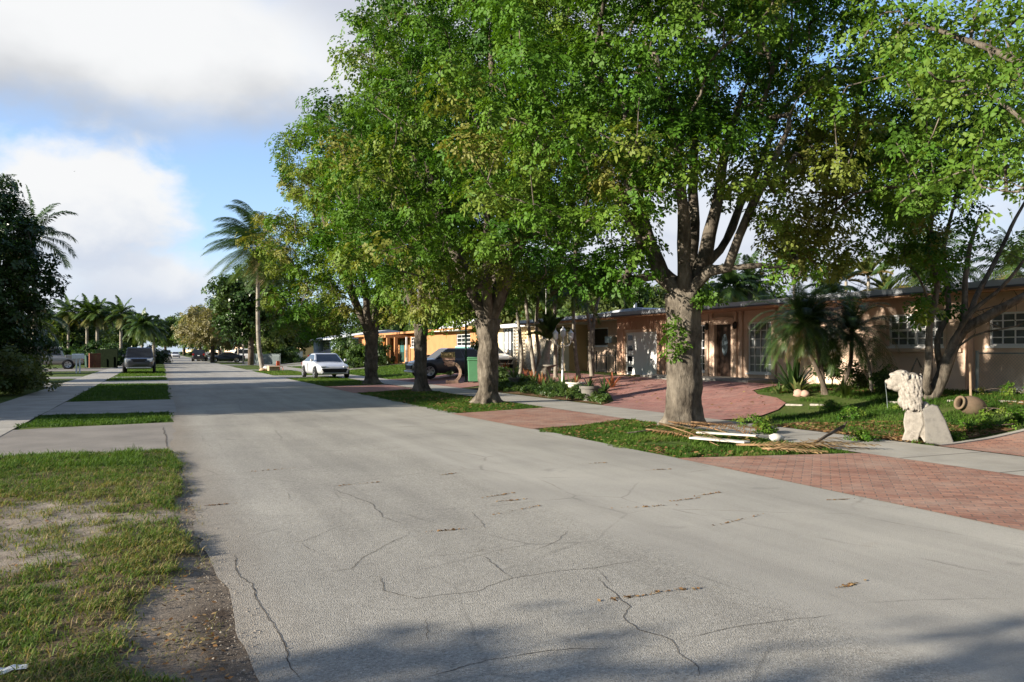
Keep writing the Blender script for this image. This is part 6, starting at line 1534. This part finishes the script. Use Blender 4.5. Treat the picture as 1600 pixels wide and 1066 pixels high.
# debris pile by the nearest trunk
def fronds_pile():
    rg = np.random.default_rng(77)
    def dead_frond(label, p0, p1, lw, ll, tint, lift_=.06, nl=40, name='fallen_palm_frond'):
        a, b_ = gp(*p0), gp(*p1); root = thing(name, label, 'palm frond', a, 0, 'dry palm fronds by the nearest trunk'); d = b_ - a; L = d.length
        o = new_out(); frond(o, rg, (0, 0, lift_), math.atan2(d.y, d.x), .06, L, .10, nl, ll, lw, (0, 0, 0), .05, .25, tint=tint)
        v = np.array(o['v']); v[:, 2] = np.maximum(v[:, 2], .012 + rg.random(len(v)) * .02); o['v'] = list(v)
        out_mesh('leaflets', o, 'litter', root)
        mb = MB(); mb.tube([(0, 0, lift_), tuple(d * .5 + Vector((0, 0, lift_ + .02))), tuple(d * .95 + Vector((0, 0, .03)))], [.018, .012, .005], 7); mb.build('stalk', M['frondstalk'], root, smooth=True)
    dead_frond('long dry brown frond curving along the foot of the nearest trunk', (1045, 668), (1180, 692), .03, .34, .35, .12)
    dead_frond('dry frond lying left of the white board', (1010, 676), (1095, 690), .025, .30, .55, .06)
    dead_frond('straw-coloured frond stretching right of the white board', (1150, 700), (1370, 704), .03, .34, .85, .05, 54)
    dead_frond('dry frond crossing under the bare branch', (1200, 708), (1320, 692), .03, .30, .75, .05)
    dead_frond('tan frond along the brick edge', (1190, 704), (1290, 710), .025, .26, .95, .03)
    dead_frond('thin dry frond lying towards the road', (1030, 665), (1130, 702), .02, .25, .8, .05)
    dead_frond('dark brown frond heaped against the trunk base', (1080, 672), (1190, 688), .03, .3, .2, .16)
    # white spathe / board
    a = gp(1125, 699); root = thing('white_board', 'pair of long whitish boards lying in the grass by the nearest trunk', 'board', a + Vector((0, 0, .05)), 0)
    for i, (p0, p1, w, t) in enumerate((((1082, 692), (1166, 700), .11, .03), ((1090, 686), (1182, 692), .08, .03))):
        p, q = gp(*p0), gp(*p1); d = q - p; n = Vector((-d.y, d.x, 0)).normalized() * w; mb = MB(); z = .075 + .03 * i
        P = [p - n, p + n, q + n * .9 + d * .02, q - n * .6]
        mb.add([tuple(v + Vector((0, 0, z))) for v in P] + [tuple(v + Vector((0, 0, z + t))) for v in P], [(3, 2, 1, 0), (4, 5, 6, 7), (0, 1, 5, 4), (1, 2, 6, 5), (2, 3, 7, 6), (3, 0, 4, 7)])
        mb.build('plank', M['white_dirty'], root, off=root.location, bevel=.008)
    b_ = gp(1213, 690); root = thing('white_stone', 'rounded white stone in the grass by the frond pile', 'stone', b_); mb = MB(); mb.ball((0, 0, .06), (.15, .10, .075), 14, 9, .25); mb.build('stone', M['white_dirty'], root, smooth=True)
    b_ = gp(1262, 703); e = gp(1318, 690); root = thing('dead_branch', 'dark forked branch propped on the frond pile', 'branch', b_); d = e - b_; mb = MB()
    mb.tube([(0, 0, .03), tuple(d * .5 + Vector((0, 0, .16))), tuple(d + Vector((0, 0, .26)))], [.02, .025, .03], 7); mb.tube([tuple(d * .85 + Vector((0, 0, .22))), tuple(d * 1.1 + Vector((0, .1, .16)))], [.02, .008], 6); mb.tube([tuple(d + Vector((0, 0, .26))), tuple(d * 1.12 + Vector((0, 0, .34)))], [.022, .006], 6)
    mb.build('wood', M['bark_dark'], root, smooth=True)
    b_ = gp(980, 680); e = gp(1050, 676); root = thing('dead_branch', 'thin dry stick lying left of the nearest trunk', 'branch', b_); d = e - b_; mb = MB(); mb.tube([(0, 0, .04), tuple(d * .4 + Vector((0, .03, .06))), tuple(d + Vector((0, 0, .05)))], [.014, .012, .006], 6); mb.build('wood', M['bark'], root, smooth=True)
M['frondstalk'] = surf('dry_stalk', (.26, .16, .085), .8, .3, 6, .2)
fronds_pile()
# edging stones on the lawn
for i, (px0, px1, py) in enumerate(((1228, 1255, 633), (1266, 1292, 633), (1480, 1510, 627), (1560, 1600, 628), (1385, 1412, 629))):
    a, b_ = gp(px0, py), gp(px1, py); d = b_ - a; L = d.length
    root = thing('edging_stone', ['first pale edging stone from the left on the lawn', 'second pale edging stone from the left on the lawn', 'edging strip between the lion and the jar', 'edging strip before the mesh fence', 'edging strip just left of the lion'][i], 'edging', a, math.atan2(d.y, d.x), 'pale edging across the lawn')
    mb = MB(); mb.box(0, L, -.05, .05, -.02, .035); mb.build('stone', M['stone'], root, bevel=.02)
b_ = gp(1387, 640); r_ = thing('stake', 'thin pale stake standing in the lawn left of the lion', 'stake', b_); MB().tube([(0, 0, 0), (-.03, 0, .3), (-.08, 0, .62)], [.007, .006, .005], 6).build('rod', M['galv'], r_)
b_ = gp(1517, 622); r_ = thing('stake', 'old wooden stake leaning by the mesh fence post', 'stake', b_); MB().tube([(0, 0, 0), (0, .02, .8)], [.03, .026], 7).build('rod', M['wood'], r_)
# stones by the bromeliads
for px, py, r, lb in ((1248, 619, .14, 'left rounded stone at the bromeliad bed'), (1258, 619, .12, 'right rounded stone at the bromeliad bed')):
    b_ = gp(px, py); r_ = thing('garden_stone', lb, 'stone', b_); mb = MB(); mb.ball((0, 0, r * .5), (r, r, r * .8), 12, 8, .3); mb.build('stone', M['pinkstone'], r_, smooth=True)
# telephone wire to the roof
p0, p1 = Vector((19.9, yx(1405, 19.9), 3.3)), pp(1300, 415, 70)
r_ = thing('overhead_wire', 'black service wire sagging down to the peach roof', 'wire', p0); d = p1 - p0
MB().tube([tuple(d * t + Vector((0, 0, -6 * t * (1 - t) * .35))) for t in np.linspace(0, 1, 14)], .016, 5).build('cable', M['black'], r_)
# tall thin flag mast behind the garden
b_ = gp(853, 575); r_ = thing('mast', 'thin pale mast behind the bottle palm', 'mast', b_); MB().tube([(0, 0, 0), (0, 0, 5.2)], [.035, .02], 8).build('shaft', M['white_dirty'], r_); MB().ball((0, 0, 5.22), .045, 8, 6).build('finial', M['white_dirty'], r_)
# scrap of paper on the near verge
b_ = gp(12, 1066); r_ = thing('paper_scrap', 'crumpled white paper scrap in the near grass at the bottom left', 'litter', b_ + Vector((0, 0, .05))); mb = MB(); rg = random.Random(2)
vs = [(x * .03 - .10, y * .022 - .03, .02 * rg.random()) for y in range(4) for x in range(7)]; mb.add(vs, [(y * 7 + x, y * 7 + x + 1, y * 7 + x + 8, y * 7 + x + 7) for y in range(3) for x in range(6)])
po = mb.build('sheet', M['white'], r_); so_ = po.modifiers.new('thick', 'SOLIDIFY'); so_.thickness = .002
# lone bird in the sky
b_ = pp(116, 268, 240); r_ = thing('bird', 'tiny dark bird gliding before the clouds', 'bird', b_, 1.0); mb = MB()
mb.tube([(-.16, 0, 0), (-.08, 0, .01), (.06, 0, .01), (.14, 0, 0), (.2, 0, 0)], [.01, .045, .05, .03, .008], 8)
for s in (-1, 1): mb.add([(.07, s * .03, .01), (-.05, s * .03, .01), (-.09, s * .22, .08), (-.1, s * .42, .03), (0, s * .24, .09), (.07, s * .03, .022), (-.05, s * .03, .022), (-.09, s * .22, .09), (-.1, s * .42, .038), (0, s * .24, .102)], [(0, 1, 2, 4), (2, 3, 4), (5, 9, 7, 6), (7, 9, 8), (0, 4, 9, 5), (1, 6, 7, 2), (2, 7, 8, 3), (4, 3, 8, 9)])
mb.build('body', M['black'], r_, smooth=True)
# ------------------------------------------------------------------ vehicles (local +x forward)
def loft(mb, stations, mirror=True):
    """stations: list of (x, [(y,z)...]) half sections from bottom centre to top centre"""
    n = len(stations[0][1]); rows = []
    for x, sec in stations:
        row = [(x, y, z) for y, z in sec] + [(x, -y, z) for y, z in sec[-2:0:-1]]
        rows.append(row)
    m = len(rows[0]); vs = [p for r in rows for p in r]
    fs = [(i * m + k, i * m + (k + 1) % m, (i + 1) * m + (k + 1) % m, (i + 1) * m + k) for i in range(len(rows) - 1) for k in range(m)]
    fs.append(tuple(range(m - 1, -1, -1))); fs.append(tuple((len(rows) - 1) * m + k for k in range(m)))
    mb.add(vs, fs)
def vehicle(name, label, cat, loc, rz, L, Wd, Hh, prof, green, wr, axles, col, clear=.2, beltw=.97, roofw=.74, rake=(0, 0), lights=(.62, .12, .3), grille=(.45, .68, .62), rear=True, group=None, bed=None, black_glass=True, chrome=True):
    """prof: list of (x fraction from nose 0 to tail 1, z of side shoulder, z of centre); green: (x cowl, x roof front, x roof rear, x deck), z belt, z roof"""
    root = thing(name, label, cat, loc, rz, group); hw = Wd / 2; P = P_[col]
    mb = MB(); st = []
    for fx, zs, zc in prof:
        x = L / 2 - fx * L; e = min(fx, 1 - fx); tap = 1 - .20 * max(0, 1 - e / .09) ** 2; w = hw * tap
        zb = clear + .10 * max(0, 1 - e / .06)
        st.append((x, [(0, zb), (w * .80, zb), (w * .97, zb + .10), (w, zb + .28), (w * .985, (zs + zb) * .5 + .12), (w * beltw, zs - .05), (w * (beltw - .07), zs), (w * .5, zc), (0, zc + .005)]))
    loft(mb, st); body = mb.build('body', P, root, smooth=True, sub=1)
    (xc, xf, xr, xd), zbelt, zroof = green
    X = [L / 2 - q * L for q in (xc, xf, xr, xd)]
    wb, wt = hw * .92, hw * roofw
    # greenhouse: roof and pillars as one painted shell
    mb = MB(); zm = zbelt - .06
    A = [(X[0], -wb, zm), (X[0], wb, zm), (X[3], wb, zm), (X[3], -wb, zm)]; B = [(X[1], -wt, zroof - .04), (X[1], wt, zroof - .04), (X[2], wt, zroof - .04), (X[2], -wt, zroof - .04)]
    C = [(X[1] - .12, -wt * .86, zroof), (X[1] - .12, wt * .86, zroof), (X[2] + .12, wt * .86, zroof), (X[2] + .12, -wt * .86, zroof)]
    mb.add(A + B + C, [(0, 1, 5, 4), (1, 2, 6, 5), (2, 3, 7, 6), (3, 0, 4, 7), (4, 5, 9, 8), (5, 6, 10, 9), (6, 7, 11, 10), (7, 4, 8, 11), (8, 9, 10, 11), (3, 2, 1, 0)])
    mb.build('roof', P, root, bevel=.03)
    def panel(nm, q, mat, t=.008, parent=None):
        q = [Vector(p) for p in q]; n = (q[1] - q[0]).cross(q[3] - q[0]).normalized(); c = sum(q, Vector()) / 4
        if n.dot(c - Vector((0, 0, zbelt))) < 0: n = -n
        m_ = MB(); m_.add([p + n * t for p in q] + [p - n * .02 for p in q], [(0, 1, 2, 3), (0, 4, 5, 1), (1, 5, 6, 2), (2, 6, 7, 3), (3, 7, 4, 0)])
        return m_.build(nm, M[mat], parent or root)
    def lerp(a, b, t): return Vector(a).lerp(Vector(b), t)
    def quad(a, b, c, d, u0, u1, v0, v1):
        f = lambda u, v: lerp(lerp(a, b, u), lerp(d, c, u), v)
        return [f(u0, v0), f(u1, v0), f(u1, v1), f(u0, v1)]
    panel('windscreen', quad(A[0], A[1], B[1], B[0], .06, .94, .10, .95), 'glass')
    panel('rear_window', quad(A[2], A[3], B[3], B[2], .08, .92, .16, .92), 'glass')
    for a, b, c, d in ((A[1], A[2], B[2], B[1]), (A[0], A[3], B[3], B[0])):
        panel('side_window', quad(a, b, c, d, .05, .47, .16, .90), 'glass'); panel('side_window', quad(a, b, c, d, .50, .93, .16, .90), 'glass')
    # wheels
    for fx in axles:
        x = L / 2 - fx * L
        for s in (-1, 1):
            R_ = Matrix.Rotation(R(-90 * s), 3, 'X')
            MB().lathe([(wr + .055, 0), (wr + .055, .02), (wr * .9, .035), (.02, .035)], 24, (x, s * (hw - .028), wr), R_).build('wheel_arch', M['black'], root)
            w = MB().lathe([(wr * .6, -.1), (wr * .93, -.1), (wr, -.07), (wr, .05), (wr * .94, .075), (wr * .68, .085), (wr * .66, .04)], 24, (x, s * (hw - .015), wr), R_, cap=False).build('wheel', M['rubber'], root, smooth=True, angle=40)
            m_ = MB(); m_.lathe([(wr * .67, .05), (wr * .67, .08), (wr * .60, .07), (.05, .045), (.02, .05)], 20, (x, s * (hw - .015), wr), R_)
            m_.build('rim', M['rim'], w)
            m_ = MB()
            for k in range(5):
                a = k * 2 * math.pi / 5; pts = [(math.cos(a + .32) * wr * .2, math.sin(a + .32) * wr * .2), (math.cos(a + .45) * wr * .56, math.sin(a + .45) * wr * .56), (math.cos(a + .85) * wr * .56, math.sin(a + .85) * wr * .56)]
                y0 = s * (hw + .052); m_.prism([(x + u, wr + v) for u, v in pts], 'y', y0 - .004 * s, y0 + .012 * s)
            m_.build('rim_opening', M['black'], w)
    nose = L / 2; z0, dz, ww = lights
    for s in (-1, 1):
        m_ = MB(); m_.box(nose - .30, nose - .035, s * hw * .52 if s > 0 else -hw * .86, hw * .86 if s > 0 else -hw * .52, z0, z0 + dz, tx=.9); m_.build('headlight', M['lens'], root, bevel=.02)
        m_ = MB(); m_.box(-nose + .015, -nose + .2, s * hw * .62 if s > 0 else -hw * .9, hw * .9 if s > 0 else -hw * .62, z0 + .1, z0 + dz + .18); m_.build('tail_light', M['lens_red'], root, bevel=.02)
        m_ = MB(); xm = X[0] - .25; m_.box(xm - .1, xm + .08, s * hw * .98 if s > 0 else -hw * 1.13, hw * 1.13 if s > 0 else -hw * .98, zbelt + .02, zbelt + .17); m_.build('wing_mirror', P, root, bevel=.03)
        for q in (.40, .62):
            xx = X[0] + (X[3] - X[0]) * q; MB().box(xx - .1, xx + .1, s * hw * .985 if s > 0 else -hw * 1.005, hw * 1.005 if s > 0 else -hw * .985, zbelt - .16, zbelt - .13).build('door_handle', P, root)
        xx = X[0] + (X[3] - X[0]) * .485
        MB().box(xx - .006, xx + .006, (hw * .985) if s > 0 else -hw * 1.003, (hw * 1.003) if s > 0 else -hw * .985, clear + .2, zbelt - .06).build('door_seam', M['black'], root)
    gz0, gz1, gw = grille
    m_ = MB(); m_.prism([(-hw * gw, gz1), (hw * gw, gz1), (hw * gw * .8, gz0), (-hw * gw * .8, gz0)], 'x', nose - .25, nose + .012); m_.build('grille', M['black'], root, bevel=.01)
    m_ = MB(); m_.box(nose - .2, nose + .02, -hw * .8, hw * .8, clear + .06, clear + .16); m_.build('bumper', M['black'] if not chrome else M['rim'], root, bevel=.03)
    m_ = MB(); m_.box(-nose - .02, -nose + .2, -hw * .85, hw * .85, clear + .16, clear + .34); m_.build('rear_bumper', P, root, bevel=.04)
    MB().box(-nose - .026, -nose - .01, -.16, .16, z0 + .02, z0 + .14).build('number_plate', M['white'], root)
    if bed:
        x0, x1, zb_ = bed; xa, xb = L / 2 - x0 * L, L / 2 - x1 * L; m_ = MB()
        for s in (-1, 1): m_.box(xb, xa, s * hw * .97 - .07, s * hw * .97 + .01 if s < 0 else hw * .97, zb_ - .3, zb_)
        m_.box(xb, xb + .07, -hw * .9, hw * .9, zb_ - .3, zb_); m_.build('bed_side', P, root, bevel=.02)
    return root
SED = dict(L=4.9, Wd=1.86, Hh=1.45, prof=[(0, .62, .62), (.03, .72, .75), (.12, .82, .86), (.27, .92, .97), (.5, .95, .98), (.8, .98, 1.0), (.93, 1.0, 1.03), (.985, .95, .98), (1, .8, .8)], green=((.25, .44, .63, .92), .94, 1.44), roofw=.70, wr=.335, axles=(.185, .775), lights=(.62, .09, .3), grille=(.30, .57, .80))
SUV = dict(L=4.85, Wd=1.95, Hh=1.85, prof=[(0, .90, .90), (.02, 1.0, 1.03), (.1, 1.08, 1.12), (.25, 1.12, 1.16), (.5, 1.14, 1.16), (.8, 1.15, 1.17), (.96, 1.15, 1.17), (.99, 1.1, 1.12), (1, .95, .95)], green=((.24, .36, .93, .985), 1.13, 1.82), wr=.38, axles=(.17, .78), clear=.30, roofw=.80, lights=(.82, .20, .3), grille=(.82, 1.02, .48))
XOV = dict(L=4.75, Wd=1.9, Hh=1.55, prof=[(0, .70, .70), (.03, .82, .85), (.12, .92, .96), (.26, 1.0, 1.05), (.5, 1.03, 1.05), (.8, 1.06, 1.08), (.95, 1.06, 1.08), (.99, 1.0, 1.0), (1, .85, .85)], green=((.25, .40, .72, .97), 1.03, 1.56), wr=.37, axles=(.185, .785), clear=.22, lights=(.72, .10, .3), grille=(.45, .66, .62))
TRK = dict(L=5.7, Wd=2.0, Hh=1.9, prof=[(0, .92, .92), (.02, 1.05, 1.08), (.1, 1.12, 1.16), (.22, 1.15, 1.18), (.5, 1.14, 1.15), (.74, 1.12, 1.12), (.78, 1.10, .80), (.95, 1.10, .80), (.985, 1.10, .85), (1, 1.0, .9)], green=((.23, .33, .70, .755), 1.14, 1.92), wr=.40, axles=(.16, .80), clear=.38, roofw=.80, lights=(.80, .2, .3), grille=(.72, 1.02, .5), bed=(.765, .995, 1.22))
def V(kind, name, label, cat, p, rz, col, **kw):
    d = dict(kind); d.update(kw); return vehicle(name, label, cat, p, rz, col=col, **d)
p = gp(520, 592); V(SED, 'sedan', 'silver sedan parked on the grass verge facing the camera', 'car', (p.x, p.y + 2.45, 0), R(-87), 'silver')
q = pp(522, 560, 78); q.z = gz(q.x); V(SED, 'sedan', 'black sedan parked on the lawn behind the silver sedan', 'car', q, R(-14), 'black')
q = gp(690, 593); V(XOV, 'crossover', 'dark grey crossover on the drive behind the pink ring ornament', 'car', (q.x + .85, q.y + .95, gz(q.x + .8)), R(180), 'grey')
q = pp(217, 584, 55); V(SUV, 'utility_vehicle', 'black sport utility vehicle parked on the left verge facing the camera', 'car', (q.x, q.y + 2.3, 0), R(-90), 'charcoal')
q = pp(72, 576, 69); V(TRK, 'pickup', 'silver pickup truck parked across the left front yard', 'pickup', (q.x, q.y, 0), R(180 + 2), 'pickup')
q = pp(354, 560, 112); V(SED, 'sedan', 'dark blue sedan parked side-on far down the right side', 'car', (q.x, q.y, gz(q.x)), R(178), 'navy')
q = pp(329, 559, 128); V(SED, 'sedan', 'white sedan partly hidden by the tan tree trunk', 'car', (q.x, q.y, gz(q.x)), R(200), 'white')
q = pp(312, 561, 122); V(SUV, 'utility_vehicle', 'dark utility vehicle parked far off beside the clipped shrub', 'car', (q.x, q.y, gz(q.x)), R(84), 'black')
q = pp(381, 559, 118); V(TRK, 'pickup', 'white pickup truck parked far off right of the dark blue sedan', 'pickup', (q.x, q.y, gz(q.x)), R(170), 'white')
q = pp(260, 553, 170); V(SUV, 'utility_vehicle', 'dark vehicle driving towards the camera at the far end of the road', 'car', (q.x, q.y, 0), R(-90), 'black')
q = pp(274, 554, 190); V(SED, 'sedan', 'tiny white car parked at the far right road edge', 'car', (q.x, q.y, 0), R(-90), 'white')
q = pp(795, 590, 43); V(SED, 'sedan', 'white car glimpsed left of the lattice column', 'car', (18.2, yx(781, 18.2) + 2.2, gz(18.2)), R(-90), 'white')
